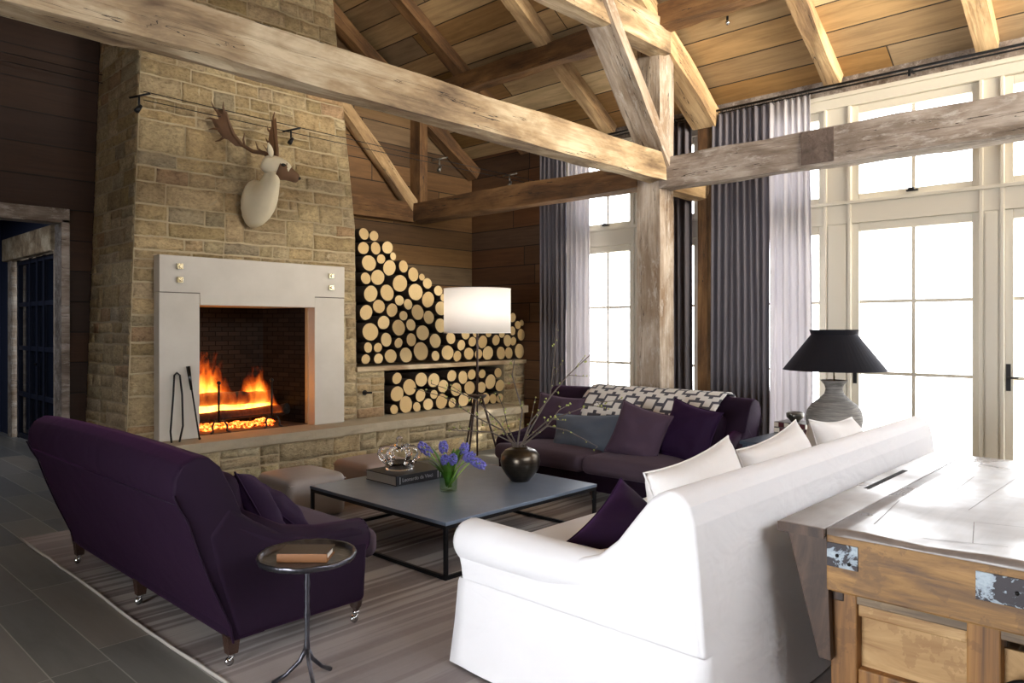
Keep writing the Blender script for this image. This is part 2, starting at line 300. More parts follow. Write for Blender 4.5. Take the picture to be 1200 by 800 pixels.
def hexa(bm, pts, mi=0):   # pts: 4 bottom, 4 top
    vs = [bm.verts.new(p) for p in pts]
    for f in ((3, 2, 1, 0), (4, 5, 6, 7), (0, 1, 5, 4), (1, 2, 6, 5), (2, 3, 7, 6), (3, 0, 4, 7)):
        fc = bm.faces.new([vs[i] for i in f]); fc.material_index = mi
def prism(bm, pts, axis, a0, a1, inset=0, mi=0):   # outline in the two other axes
    def P(p, a):
        return {0: (a, p[0], p[1]), 1: (p[0], a, p[1]), 2: (p[0], p[1], a)}[axis]
    A = [bm.verts.new(P(p, a0)) for p in pts]; Bv = [bm.verts.new(P(p, a1)) for p in pts]
    k = len(pts); bm.faces.new(A); bm.faces.new(Bv[::-1])
    for i in range(k): bm.faces.new((A[i], Bv[i], Bv[(i+1) % k], A[(i+1) % k]))
def tube(bm, pts, r, seg=8, cap=True):
    pts = [Vector(p) for p in pts]; k = len(pts); rs = r if isinstance(r, (list, tuple)) else [r]*k; rings = []; up = None
    for i, p in enumerate(pts):
        d = (pts[min(i+1, k-1)]-pts[max(i-1, 0)]).normalized()
        if up is None: up = Vector((0, 0, 1)) if abs(d.z) < .9 else Vector((1, 0, 0))
        a = d.cross(up).normalized(); b = a.cross(d).normalized(); up = b
        rings.append([bm.verts.new(p+(a*math.cos(t)+b*math.sin(t))*rs[i]) for t in [2*PI*j/seg for j in range(seg)]])
    for i in range(k-1):
        for j in range(seg): bm.faces.new((rings[i][j], rings[i][(j+1) % seg], rings[i+1][(j+1) % seg], rings[i+1][j]))
    if cap: bm.faces.new(rings[0][::-1]); bm.faces.new(rings[-1])
def lathe(bm, prof, c=(0, 0, 0), seg=32, cap=True, jit=0):
    rings = []
    for r, z in prof: rings.append([bm.verts.new((c[0]+r*math.cos(2*PI*j/seg), c[1]+r*math.sin(2*PI*j/seg), c[2]+z)) for j in range(seg)])
    for i in range(len(prof)-1):
        for j in range(seg): bm.faces.new((rings[i][j], rings[i][(j+1) % seg], rings[i+1][(j+1) % seg], rings[i+1][j]))
    if cap:
        if prof[0][0] > 1e-4: bm.faces.new(rings[0][::-1])
        if prof[-1][0] > 1e-4: bm.faces.new(rings[-1])
    bmesh.ops.remove_doubles(bm, verts=bm.verts, dist=1e-5)
def ball(bm, c, r, u=12, v=8, sc_=(1, 1, 1)):
    bmesh.ops.create_uvsphere(bm, u_segments=u, v_segments=v, radius=r, matrix=Matrix.Translation(c) @ Matrix.Diagonal((*sc_, 1)))
def cushion(bm, c, size, r, n=8, crown=0, fn=None):
    """soft box: rounded edges, crowned top"""
    hx, hy, hz = [s/2 for s in size]; tmp = B()
    def ax(h):
        a = [-h, -h+r*.3, -h+r*.65, -h+r]; m = [(-h+r)+(2*h-2*r)*i/n for i in range(1, n)]; return a+m+[h-r, h-r*.65, h-r*.3, h]
    X, Y, Z = ax(hx), ax(hy), ax(hz)
    def grid(A, Bq, f):
        g = [[tmp.verts.new(f(a, b)) for b in Bq] for a in A]
        for i in range(len(A)-1):
            for j in range(len(Bq)-1): tmp.faces.new((g[i][j], g[i+1][j], g[i+1][j+1], g[i][j+1]))
    for s in (-1, 1):
        grid(X, Y, lambda a, b: (a, b, s*hz)); grid(X, Z, lambda a, b: (a, s*hy, b)); grid(Y, Z, lambda a, b: (s*hx, a, b))
    bmesh.ops.remove_doubles(tmp, verts=tmp.verts, dist=1e-5)
    for v in tmp.verts:
        p = v.co; q = Vector((max(-hx+r, min(hx-r, p.x)), max(-hy+r, min(hy-r, p.y)), max(-hz+r, min(hz-r, p.z))))
        d = p-q
        if d.length > 1e-6: p = q+d.normalized()*r
        u, vv = p.x/hx, p.y/hy
        if crown: p = p+Vector((0, 0, crown*(1-u*u)*(1-vv*vv)*(1 if p.z > 0 else .2)))
        if fn: p = fn(p)
        v.co = p+Vector(c)
    me = bpy.data.meshes.new('t'); tmp.to_mesh(me); tmp.free(); bm.from_mesh(me); bpy.data.meshes.remove(me)
def pillow(name, label, size, mat, loc, rot, piping=None, group=None, seed=0, cat='pillow'):
    """knife-edge cushion, pointed corners; local x width, z height, y thickness"""
    W, Hh, T = size; n_ = 26; bm = B(); rnd = random.Random(seed)
    fr = []
    for s in (-1, 1):
        g = []
        for i in range(n_+1):
            row = []
            for j in range(n_+1):
                u = -1+2*i/n_; v = -1+2*j/n_
                px = u*(1-.10*(1-v*v)*abs(u)**1.5); pz = v*(1-.10*(1-u*u)*abs(v)**1.5)
                t = ((1-u**4)*(1-v**4))**.55*(1-.15*(u*u+v*v))
                wz = .012*noise.noise(Vector((u*2+seed, v*2, s)))
                row.append(bm.verts.new((px*W/2, s*T/2*t+wz*t*2, pz*Hh/2-.02*t*(1-v*v)*0)))
            g.append(row)
        for i in range(n_):
            for j in range(n_): bm.faces.new((g[i][j], g[i+1][j], g[i+1][j+1], g[i][j+1]))
        fr.append(g)
    edge = [fr[0][i][0].co.copy() for i in range(n_+1)]+[fr[0][n_][j].co.copy() for j in range(1, n_+1)]+[fr[0][i][n_].co.copy() for i in range(n_-1, -1, -1)]+[fr[0][0][j].co.copy() for j in range(n_-1, -1, -1)]
    bmesh.ops.remove_doubles(bm, verts=bm.verts, dist=1e-4)
    t = thing(name, label, cat, loc, 0, group); t.rotation_euler = rot
    obj('cover', bm, mat, t, smooth=True)
    b2 = B(); tube(b2, edge, .0045, 6, cap=False); obj('piping', b2, piping or mat, t, smooth=True)
    return t
def beam(name, label, p0, p1, wdt, hgt, mat, roll=0, jit=.008, cat='beam', parent=None, group=None, mats=None):
    """hewn timber from p0 to p1 (centre line); local x runs along it"""
    p0, p1 = Vector(p0), Vector(p1); L = (p1-p0).length; k = max(2, int(L/.16)); bm = B(); sd = random.uniform(0, 99); rings = []
    for i in range(k+1):
        x = L*i/k; ring = []
        for (a, b) in ((-1, -1), (0, -1), (1, -1), (1, 0), (1, 1), (0, 1), (-1, 1), (-1, 0)):
            e = .0 if a*b == 0 else 1
            ch = .985 if e else 1.0
            j1 = jit*noise.noise(Vector((x*1.3+sd, a*3.1, b*2.3)))*2+jit*.6*noise.noise(Vector((x*6+sd, a*5, b*4)))
            ring.append(bm.verts.new((x, a*(wdt/2)*ch+j1, b*(hgt/2)*ch+j1*1.2)))
        rings.append(ring)
    for i in range(k):
        for j in range(8): bm.faces.new((rings[i][j], rings[i][(j+1) % 8], rings[i+1][(j+1) % 8], rings[i+1][j]))
    bm.faces.new(rings[0][::-1]); bm.faces.new(rings[-1])
    o = obj(name, bm, mat, parent); d = (p1-p0).normalized()
    up = Vector((0, 0, 1)) if abs(d.z) < .95 else Vector((0, 1, 0))
    y = up.cross(d).normalized(); z = d.cross(y).normalized()
    if roll: q = Matrix.Rotation(roll, 3, d); y, z = q @ y, q @ z
    mw = Matrix((d, y, z)).transposed().to_4x4(); mw.translation = p0; o.matrix_world = mw
    if not parent: tag(o, label, cat, group)
    return o
def masonry(bm, mapf, u0, u1, v0, v1, seed, cmin=.085, cmax=.25, wmin=.11, wmax=.46, skip=None, depth=.007, cols=None, asp=1.0):
    """coursed rubble: mapf(u, v, out) -> point.  Each stone a rough-faced block"""
    rnd = random.Random(seed); cl = bm.loops.layers.float_color.get('Col') or bm.loops.layers.float_color.new('Col')
    cols = cols or ['bda884', 'b4a07c', 'bdab8a', 'aa9775', 'b8a685', 'b29e7b', 'c2b291', 'a89b82', 'b09474', 'bba888', 'ac9872', 'b49e7a']
    def stone(a, b, c, d):
        if skip and skip(a, b, c, d): return
        g = .0105; a += g*rnd.uniform(.4, 1.2); b -= g*rnd.uniform(.4, 1.2); c += g*rnd.uniform(.4, 1.2); d -= g*rnd.uniform(.4, 1.2)
        if b-a < .02 or d-c < .02: return
        co = col(rnd.choice(cols)); k = rnd.uniform(.86, 1.1); co = (co[0]*k, co[1]*k, co[2]*k*rnd.uniform(.92, 1.02), 1)
        nu = max(2, min(8, int((b-a)/.045))); nv = max(2, min(5, int((d-c)/.045))); out = depth*rnd.uniform(.55, 1.25); tl = rnd.uniform(-.3, .3)
        gr = []
        for i in range(nu+3):
            row = []
            for j in range(nv+3):
                uu = a+(b-a)*max(0, min(1, (i-1)/nu)); vv = c+(d-c)*max(0, min(1, (j-1)/nv))
                edge = i in (0, nu+2) or j in (0, nv+2)
                o_ = 0 if edge else out*(1+tl*((i-1)/nu-.5))+.016*noise.noise(Vector((uu*22, vv*12, seed)))
                if not edge and (i in (1, nu+1) or j in (1, nv+1)): o_ *= .6
                ju = .009*noise.noise(Vector((uu*9, vv*14, 3+seed))); jv = .011*noise.noise(Vector((uu*6, vv*9, 8+seed)))+.004*noise.noise(Vector((uu*30, vv*30, 8+seed)))
                row.append(bm.verts.new(mapf(uu+ju, vv+jv, o_)))
            gr.append(row)
        for i in range(nu+2):
            for j in range(nv+2):
                try: f = bm.faces.new((gr[i][j], gr[i+1][j], gr[i+1][j+1], gr[i][j+1]))
                except ValueError: continue
                f.smooth = True
                for lp in f.loops: lp[cl] = co
    v = v0
    while v < v1-.02:
        h = min(rnd.uniform(cmin, cmax), v1-v)
        if v1-v-h < .05: h = v1-v
        u = u0
        while u < u1-.01:
            wd = min(rnd.uniform(wmin, wmax)*(1.2 if h > .14 else 1), u1-u)
            if u1-u-wd < .07: wd = u1-u
            if h > .15 and rnd.random() < .5:
                s = rnd.uniform(.4, .6)*h; stone(u, u+wd, v, v+s)
                if wd > .25 and rnd.random() < .5: m_ = wd*rnd.uniform(.35, .65); stone(u, u+m_, v+s, v+h); stone(u+m_, u+wd, v+s, v+h)
                else: stone(u, u+wd, v+s, v+h)
            else: stone(u, u+wd, v, v+h)
            u += wd
        v += h
def D2(u, v, X=None, Y=None, Z=None):   # survey helper: point of the room on a known plane
    f = (math.cos(YAW), math.sin(YAW)); r = (math.sin(YAW), -math.cos(YAW)); a = (u-U0)/F; d = (f[0]+a*r[0], f[1]+a*r[1], -(v-V0)/F)
    t = X/d[0] if X is not None else (Y/d[1] if Y is not None else (Z-EYE)/d[2])
    return Vector((d[0]*t, d[1]*t, EYE+d[2]*t))

# ================================================================== ROOM SHELL
XL, XR, YF, YB = -3.0, 7.76, 8.15, -3.2      # left wall, window wall, gable wall, rear wall
EAVE, SL = 4.10, .62
RX = (XL+XR)/2; RZ = EAVE+SL*(XR-RX)
def roofz(x): return EAVE+SL*((XR-x) if x > RX else (x-XL))
bm = B(); box(bm, XL-.2, 9.0, YB-.2, 13.2, -.12, 0); struct(obj('floor', bm, M['slate']))
bm = B(); box(bm, 8.35, 16, -12, 18, -.16, -.13); g_ = obj('terrace', bm, M['terr']); struct(g_); g_.name = 'trim_1'
bm = B(); hexa(bm, [(RX, YB-.3, RZ), (XR+.45, YB-.3, roofz(XR)-.28), (XR+.45, YF+.2, roofz(XR)-.28), (RX, YF+.2, RZ), (RX, YB-.3, RZ+.12), (XR+.45, YB-.3, roofz(XR)-.16), (XR+.45, YF+.2, roofz(XR)-.16), (RX, YF+.2, RZ+.12)])
hexa(bm, [(XL-.4, YB-.3, EAVE-.25), (RX, YB-.3, RZ), (RX, YF+.2, RZ), (XL-.4, YF+.2, EAVE-.25), (XL-.4, YB-.3, EAVE-.13), (RX, YB-.3, RZ+.12), (RX, YF+.2, RZ+.12), (XL-.4, YF+.2, EAVE-.13)])
struct(obj('ceiling', bm, M['ceil']))
# gable wall with hall doorway (x 1.2..2.21, z 0..2.55)
bm = B()
box(bm, 3.5, XR+.2, YF, YF+.15, 0, EAVE)
prism(bm, [(3.5, EAVE), (XR+.2, EAVE), (XR, roofz(XR)), (3.5, roofz(3.5)+.03)], 1, YF, YF+.15)
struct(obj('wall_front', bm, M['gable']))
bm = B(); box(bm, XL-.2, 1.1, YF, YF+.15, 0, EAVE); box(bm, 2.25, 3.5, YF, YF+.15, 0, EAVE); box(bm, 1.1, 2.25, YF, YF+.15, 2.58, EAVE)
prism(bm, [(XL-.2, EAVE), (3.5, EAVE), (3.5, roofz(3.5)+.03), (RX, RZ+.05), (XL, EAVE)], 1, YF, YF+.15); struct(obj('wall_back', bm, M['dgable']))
bm = B(); box(bm, XL-.2, XR+.3, YB-.2, YB, 0, 2.6); box(bm, XL-.2, 1.2, YB-.2, YB, 2.6, EAVE); box(bm, 5.2, XR+.3, YB-.2, YB, 2.6, EAVE)
prism(bm, [(XL-.2, 4.5), (XR+.2, 4.5), (RX, RZ+.2)], 1, YB-.2, YB); struct(obj('wall_rear', bm, M['gable']))
bm = B(); box(bm, XL-.2, XL, YB, .4, 0, EAVE); box(bm, XL-.2, XL, 2.8, YF, 0, EAVE); box(bm, XL-.2, XL, .4, 2.8, 2.2, EAVE); box(bm, XL-.2, XL, .4, 2.8, 0, .4); struct(obj('wall_left', bm, M['sidew']))
# right wall: boarded return near the corner, sill strip and eaves strip round the glazing
bm = B(); box(bm, XR, XR+.34, 6.55, YF, 0, EAVE); box(bm, XR, XR+.34, YB, -1.28, 0, EAVE); struct(obj('wall_right', bm, M['sidew']))
bm = B(); box(bm, XR+.02, XR+.32, -1.28, 6.55, 3.905, 4.2); pl_ = obj('trim_2', bm, M['greyt']); struct(pl_)
bm = B(); box(bm, XR+.03, XR+.3, -1.28, 6.55, 3.79, 3.905); box(bm, XR-.01, XR+.03, -1.28, 6.55, 3.885, 3.925); struct(obj('trim_3', bm, M['cream'], bevel=.005))
bm = B(); box(bm, XR+.05, XR+.28, -1.28, 6.55, 2.60, 2.82); box(bm, XR+.02, XR+.05, -1.28, 6.55, 2.795, 2.83); struct(obj('trim_4', bm, M['cream'], bevel=.005))
# door casing to the hall
bm = B(); box(bm, 2.225, 2.30, YF-.05, YF+.17, 0, 2.60); box(bm, 1.0, 2.30, YF-.05, YF+.17, 2.56, 2.70); struct(obj('trim_5', bm, M['greyt'], bevel=.008))
# hall beyond
bm = B(); box(bm, 2.79, 2.95, YF+.15, 10.25, 0, 3.2); box(bm, 2.79, 2.95, 12.35, 13.2, 0, 3.2); box(bm, 2.79, 2.95, 10.25, 12.35, 2.82, 3.2)
box(bm, -.5, 2.95, 13.0, 13.2, 0, 3.2); box(bm, -.6, -.5, YF+.15, 13.2, 0, 3.2); box(bm, -.6, 2.95, YF+.15, 13.2, 3.2, 3.3); struct(obj('wall_hall', bm, M['bluew']))
fr = B(); box(fr, 2.70, 2.97, 10.28, 12.6, 2.48, 2.80); f1 = B(); box(f1, 2.74, 2.96, 12.25, 12.45, 0, 2.5); box(f1, 2.74, 2.96, 10.2, 10.3, 0, 2.5)
t = struct(obj('trim_6', fr, M['pale'], bevel=.02)); struct(obj('trim_7', f1, M['postt'], bevel=.01))
dr = B()
for y_ in (10.32, 10.95, 11.25, 11.6, 12.18): box(dr, 2.80, 2.86, y_-.035, y_+.035, 0, 2.48)
for z_ in (.04, .62, 1.26, 1.86, 2.44): box(dr, 2.805, 2.855, 10.3, 12.22, z_-.03, z_+.03)
dd = struct(obj('door_1', dr, M['blue'])); gl = B(); box(gl, 2.83, 2.84, 10.3, 12.22, .03, 2.45); obj('pane', gl, M['bglass'], dd)
hb = B(); tube(hb, [(2.78, 11.18, 1.05), (2.76, 11.18, 1.07), (2.76, 11.10, 1.07)], .012); obj('handle', hb, M['iron'], dd)

# ------------------------------------------------------------------ glazing along the right wall
XG = 7.88; wn = 0
def window(y0, y1, lower='door', nm=1, latch=True):
    """one bay y0<y1: tall glazed door below the transom, top-hung light above"""
    global wn; wn += 1
    f = B(); st = .075
    for (z0, z1, b) in ((0.02, 2.60, .26), (2.82, 3.79, .075)):
        box(f, XG-.04, XG+.04, y0, y0+st, z0, z1); box(f, XG-.04, XG+.04, y1-st, y1, z0, z1)
        box(f, XG-.04, XG+.04, y0+st, y1-st, z0, z0+b); box(f, XG-.04, XG+.04, y0+st, y1-st, z1-st*1.1, z1)
    box(f, XG-.09, XG+.12, y0-.02, y0+.012, 0, 3.79); box(f, XG-.09, XG+.12, y1-.012, y1+.02, 0, 3.79)
    o = struct(obj('window_%d' % wn, f, M['cream'], bevel=.006))
    p = B(); box(p, XG-.004, XG+.004, y0+st, y1-st, .28, 2.53); box(p, XG-.004, XG+.004, y0+st, y1-st, 2.89, 3.71); obj('pane', p, M['pane'], o)
    m = B(); mid = (y0+y1)/2; wd = y1-y0
    if wd > .7: box(m, XG-.014, XG+.014, mid-.016, mid+.016, .28, 2.53); box(m, XG-.014, XG+.014, mid-.016, mid+.016, 2.89, 3.71)
    for z_ in (1.09, 1.805): box(m, XG-.0135, XG+.0135, y0+st, y1-st, z_-.016, z_+.016)
    obj('muntins', m, M['cream'], o)
    if latch:
        l = B(); box(l, XG-.075, XG-.04, mid-.05, mid+.05, 2.86, 2.872); box(l, XG-.09, XG-.06, mid-.02, mid+.03, 2.872, 2.89); obj('latch', l, M['iron'], o)
        h = B(); box(h, XG-.05, XG-.04, y1-.055, y1-.02, .98, 1.22); tube(h, [(XG-.05, y1-.04, 1.1), (XG-.09, y1-.04, 1.1), (XG-.09, y1-.12, 1.1)], .009); obj('handle', h, M['iron'], o)
bays = [(5.27, 6.13), (4.36, 5.20), (2.90, 3.78), (1.51, 2.65), (.20, 1.34), (-1.11, .03)]
for a, b in bays: window(a, b)
# mullion posts between bays
k = 8
ys = [(6.13, 6.55), (5.20, 5.27), (3.78, 4.36), (2.65, 2.90), (1.34, 1.51), (.03, .20), (-1.28, -1.11)]
for a, b in ys:
    bm = B(); box(bm, XR+.056, XR+.26, a, b, 0, 3.8)
    if b-a > .12: box(bm, XR+.036, XR+.056, a+.035, b-.035, .02, 2.59)
    struct(obj('trim_%d' % k, bm, M['cream'], bevel=.006)); k += 1
bm = B(); box(bm, XR+.05, XR+.33, -1.28, 6.55, -.02, .02); struct(obj('trim_%d' % k, bm, M['cream'])); k += 1

# ================================================================== TIMBER FRAME
beam('timber_post', 'stout square hewn post standing free before the windows', (6.65, 4.21, 0), (6.65, 4.21, 4.6), .27, .28, M['postt'], cat='post')
beam('wall_post', 'slim brown timber post against the glazing between two grey curtains', (7.70, 4.2, 0), (7.70, 4.2, 3.95), .17, .12, M['browt'], cat='post')
beam('tie_beam', 'long pale hewn tie beam crossing the room in front of the chimney', (-2.95, 4.09, 3.17), (6.53, 4.09, 3.17), .21, .28, M['pale'], jit=.014)
beam('plate_beam', 'grey weathered beam crossing in front of the tall cream windows', (6.62, YB+.02, 3.115), (6.62, 4.08, 3.115), .22, .31, M['greyt'], jit=.012)
ptch = B(); box(ptch, 6.498, 6.508, 2.34, 2.62, 2.975, 3.265)
po = obj('patch_board', ptch, M['patch'], None); tag(po, 'darker square board let into the grey beam before the windows', 'board')
beam('back_beam', 'brown beam running from the free post back to the gable wall', (6.62, 4.34, 3.13), (6.62, YF-.02, 3.13), .25, .26, M['browt'])
beam('stub_beam', 'short beam between the free post and the curtained wall post', (6.78, 4.24, 3.12), (7.66, 4.24, 3.12), .2, .24, M['tan'])
beam('collar_beam', 'pale upper collar beam meeting the top of the free post', (-.3, 4.09, 4.49), (6.6, 4.09, 4.49), .2, .32, M['pale'])
beam('diagonal_brace', 'diagonal brace rising leftwards from the foot joint on the tie beam', (6.56, 4.10, 3.20), (4.86, 4.10, 5.27), .30, .115, M['postt'])
beam('purlin', 'roof purlin over the free post, brown, parallel to the windows', (6.5, YB+.02, 4.67), (6.5, YF-.02, 4.67), .2, .22, M['browt'], jit=.012)
beam('principal_rafter', 'broad principal rafter leaning from the curtain wall up to the post head', (7.66, 4.17, 3.90), (RX+.15, 4.17, 3.90+(7.66-RX-.15)*.62), .29, .24, M['tan'])
rl = ['common rafter meeting the rail at the right edge of the photo', 'thick honey coloured rafter above the second bay of cream windows', 'honey coloured rafter above the sheer curtain and first cream bay', 'worm-eaten rafter just left of the diagonal brace', 'dark rafter over the log store side of the roof']
for y_, lb in zip((.02, 1.44, 2.78, 5.56, 6.98), rl):
    beam('roof_rafter', lb, (7.72, y_, 4.045), (RX+.1, y_, 4.045+(7.72-RX-.1)*.62), .17, .15, M['tan'] if y_ < 6 else M['browt'], group='common rafters of the roof')
gt = [('gable_tie', 'horizontal brown timber on the gable wall above the logs', (4.72, 8.07, 3.13), (6.55, 8.07, 3.13), .16, .26, 'browt'),
      ('gable_post', 'upright brown timber on the gable wall above the beam end', (6.635, 8.06, 3.2), (6.635, 8.06, 4.72), .14, .25, 'browt'),
      ('gable_brace', 'slanting grey-brown brace on the gable wall beside the chimney', (6.55, 8.05, 3.2), (4.9, 8.05, 4.87), .12, .17, 'tan'),
      ('gable_rafter', 'grey end rafter lying along the gable wall', (7.72, 8.04, 3.83), (4.72, 8.04, 3.83+3.0*.66), .16, .2, 'browt')]
for nm, lb, a, b, w_, h_, m_ in gt: beam(nm, lb, a, b, w_, h_, M[m_])

# ================================================================== FIREPLACE
fp = thing('stone_fireplace', 'massive tapering stone chimney breast with limestone surround and long raised hearth', 'fireplace', (3.68, 7.05, 0))
def fobj(*a, **k): o = obj(*a, **k); o.parent = fp; o.location = Vector(o.location)-Vector(fp.location); return o
YC = 7.06
def xl(z): return 2.435+.035*z
def xr(z): return 4.92-.012*z if z < 2.7 else 4.888-.118*(z-2.7)
ZS = [.5, 1.2, 1.78, 2.7, 3.6, 4.6, 5.6, 6.9]
bm = B()
def slabq(x0f, x1f, z0, z1, y0=YC, y1=YF+.02):
    hexa(bm, [(x0f(z0), y0, z0), (x1f(z0), y0, z0), (x1f(z0), y1, z0), (x0f(z0), y1, z0), (x0f(z1), y0, z1), (x1f(z1), y0, z1), (x1f(z1), y1, z1), (x0f(z1), y1, z1)])
slabq(xl, lambda z: 3.06, 0, 1.76); slabq(lambda z: 4.285, xr, 0, 1.76); slabq(xl, xr, 1.76, 2.7); slabq(xl, xr, 2.7, 6.9)
fobj('chimney_core', bm, M['mortar'])
bm = B(); slabq(lambda z: 4.9, lambda z: 5.30, 0, 1.04); fobj('log_store_pier', bm, M['mortar'])
bm = B(); slabq(lambda z: 7.335, lambda z: 7.745, 0, 1.04); fobj('log_store_pier', bm, M['mortar'])
bm = B()
def front(u, v, o_): return (xl(v)+(xr(v)-xl(v))*u/2.48, YC-.002-o_, v)
masonry(bm, front, 0, 2.48, .5, 6.85, 3, cmin=.11, cmax=.29, wmin=.14, wmax=.5, skip=lambda a, b, c, d: b > .62 and a < 1.85 and c < 1.76 and d > .5)
def leftf(u, v, o_): return (xl(v)-.002-o_, YC+u, v)
masonry(bm, leftf, 0, 1.09, 0, 6.85, 5)
def rightf(u, v, o_): return (xr(v)+.002+o_, YC+u, v)
masonry(bm, rightf, 0, 1.09, 1.12, 6.7, 6)
fobj('stone_facing', bm, M['stone']); bm = B()
masonry(bm, lambda u, v, o_: (4.915+u, YC-.002-o_, v), 0, .385, .5, 1.035, 8)
masonry(bm, lambda u, v, o_: (5.302+o_, YC+u, v), 0, .5, .5, 1.035, 9)
fobj('pier_facing', bm, M['stone']); bm = B()
masonry(bm, lambda u, v, o_: (7.335+u, YC-.002-o_, v), 0, .41, .5, 1.035, 10)
fobj('pier_facing', bm, M['stone'])
# hearth bench
bm = B(); box(bm, 2.30, 7.26, 6.64, YF, 0, .415); fobj('hearth_core', bm, M['mortar'])
bm = B(); gcol = ['bfb08e', 'c9ba99', 'b3a384', 'd0c3a2', 'ab9d80', 'c0ab84']
masonry(bm, lambda u, v, o_: (2.30+u, 6.64-o_, v), 0, 4.96, 0, .41, 12, cmin=.19, cmax=.24, wmin=.14, wmax=.55, cols=gcol)
masonry(bm, lambda u, v, o_: (7.26+o_, 6.64+u, v), 0, .5, 0, .41, 14, cols=gcol); masonry(bm, lambda u, v, o_: (2.30-o_, 6.64+u, v), 0, 1.5, 0, .41, 15, cols=gcol)
fobj('hearth_facing', bm, M['stone'])
bm = B(); nx = 60
for i in range(nx):      # rock-faced slab edge
    a = 2.24+5.08*i/nx; b = 2.24+5.08*(i+1)/nx
    ys_ = [6.60+.014*noise.noise(Vector((q*4.5, z_, 1)))+.006*noise.noise(Vector((q*22, z_, 4))) for q in (a, b) for z_ in (0, 5, 9)]
    zz = (.415, .46, .505); V = [[bm.verts.new((q, ys_[k_*3+j], zz[j])) for j in range(3)] for k_, q in enumerate((a, b))]
    bk = [[bm.verts.new((q, YF, zz[j])) for j in (0, 2)] for q in (a, b)]
    bm.faces.new((V[0][0], V[1][0], V[1][1], V[0][1])); bm.faces.new((V[0][1], V[1][1], V[1][2], V[0][2])); bm.faces.new((V[0][2], V[1][2], bk[1][1], bk[0][1])); bm.faces.new((V[0][0], bk[0][0], bk[1][0], V[1][0]))
    if i in (0, nx-1):
        q = 0 if i == 0 else 1; bm.faces.new((V[q][0], V[q][1], V[q][2], bk[q][1], bk[q][0]))
bmesh.ops.remove_doubles(bm, verts=bm.verts, dist=1e-4); fobj('hearth_slab', bm, M['slab'])
# surround
YS = 6.93
bm = B(); prism(bm, [(2.69, 1.871), (3.06, 1.871), (3.061, 1.757), (4.294, 1.757), (4.295, 1.871), (4.665, 1.871), (4.665, 2.21), (2.69, 2.21)], 1, YS, YC+.02); lint = fobj('surround_lintel', bm, M['lime'], bevel=.004)
bm = B(); box(bm, 2.69, 3.06, YS+.004, YC+.06, .505, 1.868); fobj('surround_leg', bm, M['lime'], bevel=.004)
bm = B(); box(bm, 4.295, 4.665, YS+.004, YC+.06, .505, 1.868); fobj('surround_leg', bm, M['lime'], bevel=.004)
# lintel notches: narrow dark joints where legs meet lintel
for ja, jb in ((2.692, 3.062), (4.293, 4.663)):
    bm = B(); box(bm, ja, jb, YS-.0012, YS+.0005, 1.864, 1.869); fobj('joint', bm, M['dark'])
for x_, z_ in ((2.865, 2.11), (2.865, 1.985), (4.483, 2.10), (4.483, 1.975)):
    bm = B(); box(bm, x_-.026, x_+.026, YS-.035, YS, z_-.026, z_+.026); bmesh.ops.create_cone(bm, cap_ends=True, segments=16, radius1=.016, radius2=.016, depth=.02, matrix=Matrix.Translation((x_, YS-.042, z_)) @ Matrix.Rotation(PI/2, 4, 'X')); fobj('bolt', bm, M['brass'], bevel=.003)
# firebox
bm = B(); xa, xb, ya, yb = 3.06, 4.285, YC+.05, YC+.72
q0 = [(xa, ya), (xb, ya), (xb-.13, yb), (xa+.13, yb)]
def wallq(p, q, z0, z1): bm.faces.new([bm.verts.new(v) for v in ((p[0], p[1], z0), (q[0], q[1], z0), (q[0], q[1], z1), (p[0], p[1], z1))])
wallq(q0[1], q0[2], .505, 2.3); wallq(q0[2], q0[3], .505, 2.3); wallq(q0[3], q0[0], .505, 2.3)
bm.faces.new([bm.verts.new((x, y, 2.3)) for x, y in q0]); fobj('firebox', bm, M['soot'])
bm = B(); box(bm, xa, xb, YC, yb, .50, .512); fobj('fire_floor', bm, M['firefl'])
# log store shelf
bm = B(); box(bm, 4.895, 7.745, 7.015, YF-.02, 1.04, 1.092); fobj('log_shelf', bm, M['pale'], bevel=.006)
bm = B(); tube(bm, [(5.0, YC-.02, .80), (5.0, YC-.07, .80), (5.06, YC-.09, .80)], .012); bmesh.ops.create_cone(bm, cap_ends=True, segments=12, radius1=.03, radius2=.03, depth=.012, matrix=Matrix.Translation((5.0, YC-.035, .80)) @ Matrix.Rotation(PI/2, 4, 'X'))
tag(obj('iron_gas_key', bm, M['iron'], smooth=False), 'small black iron key sticking out of the stone below the log shelf', 'valve')

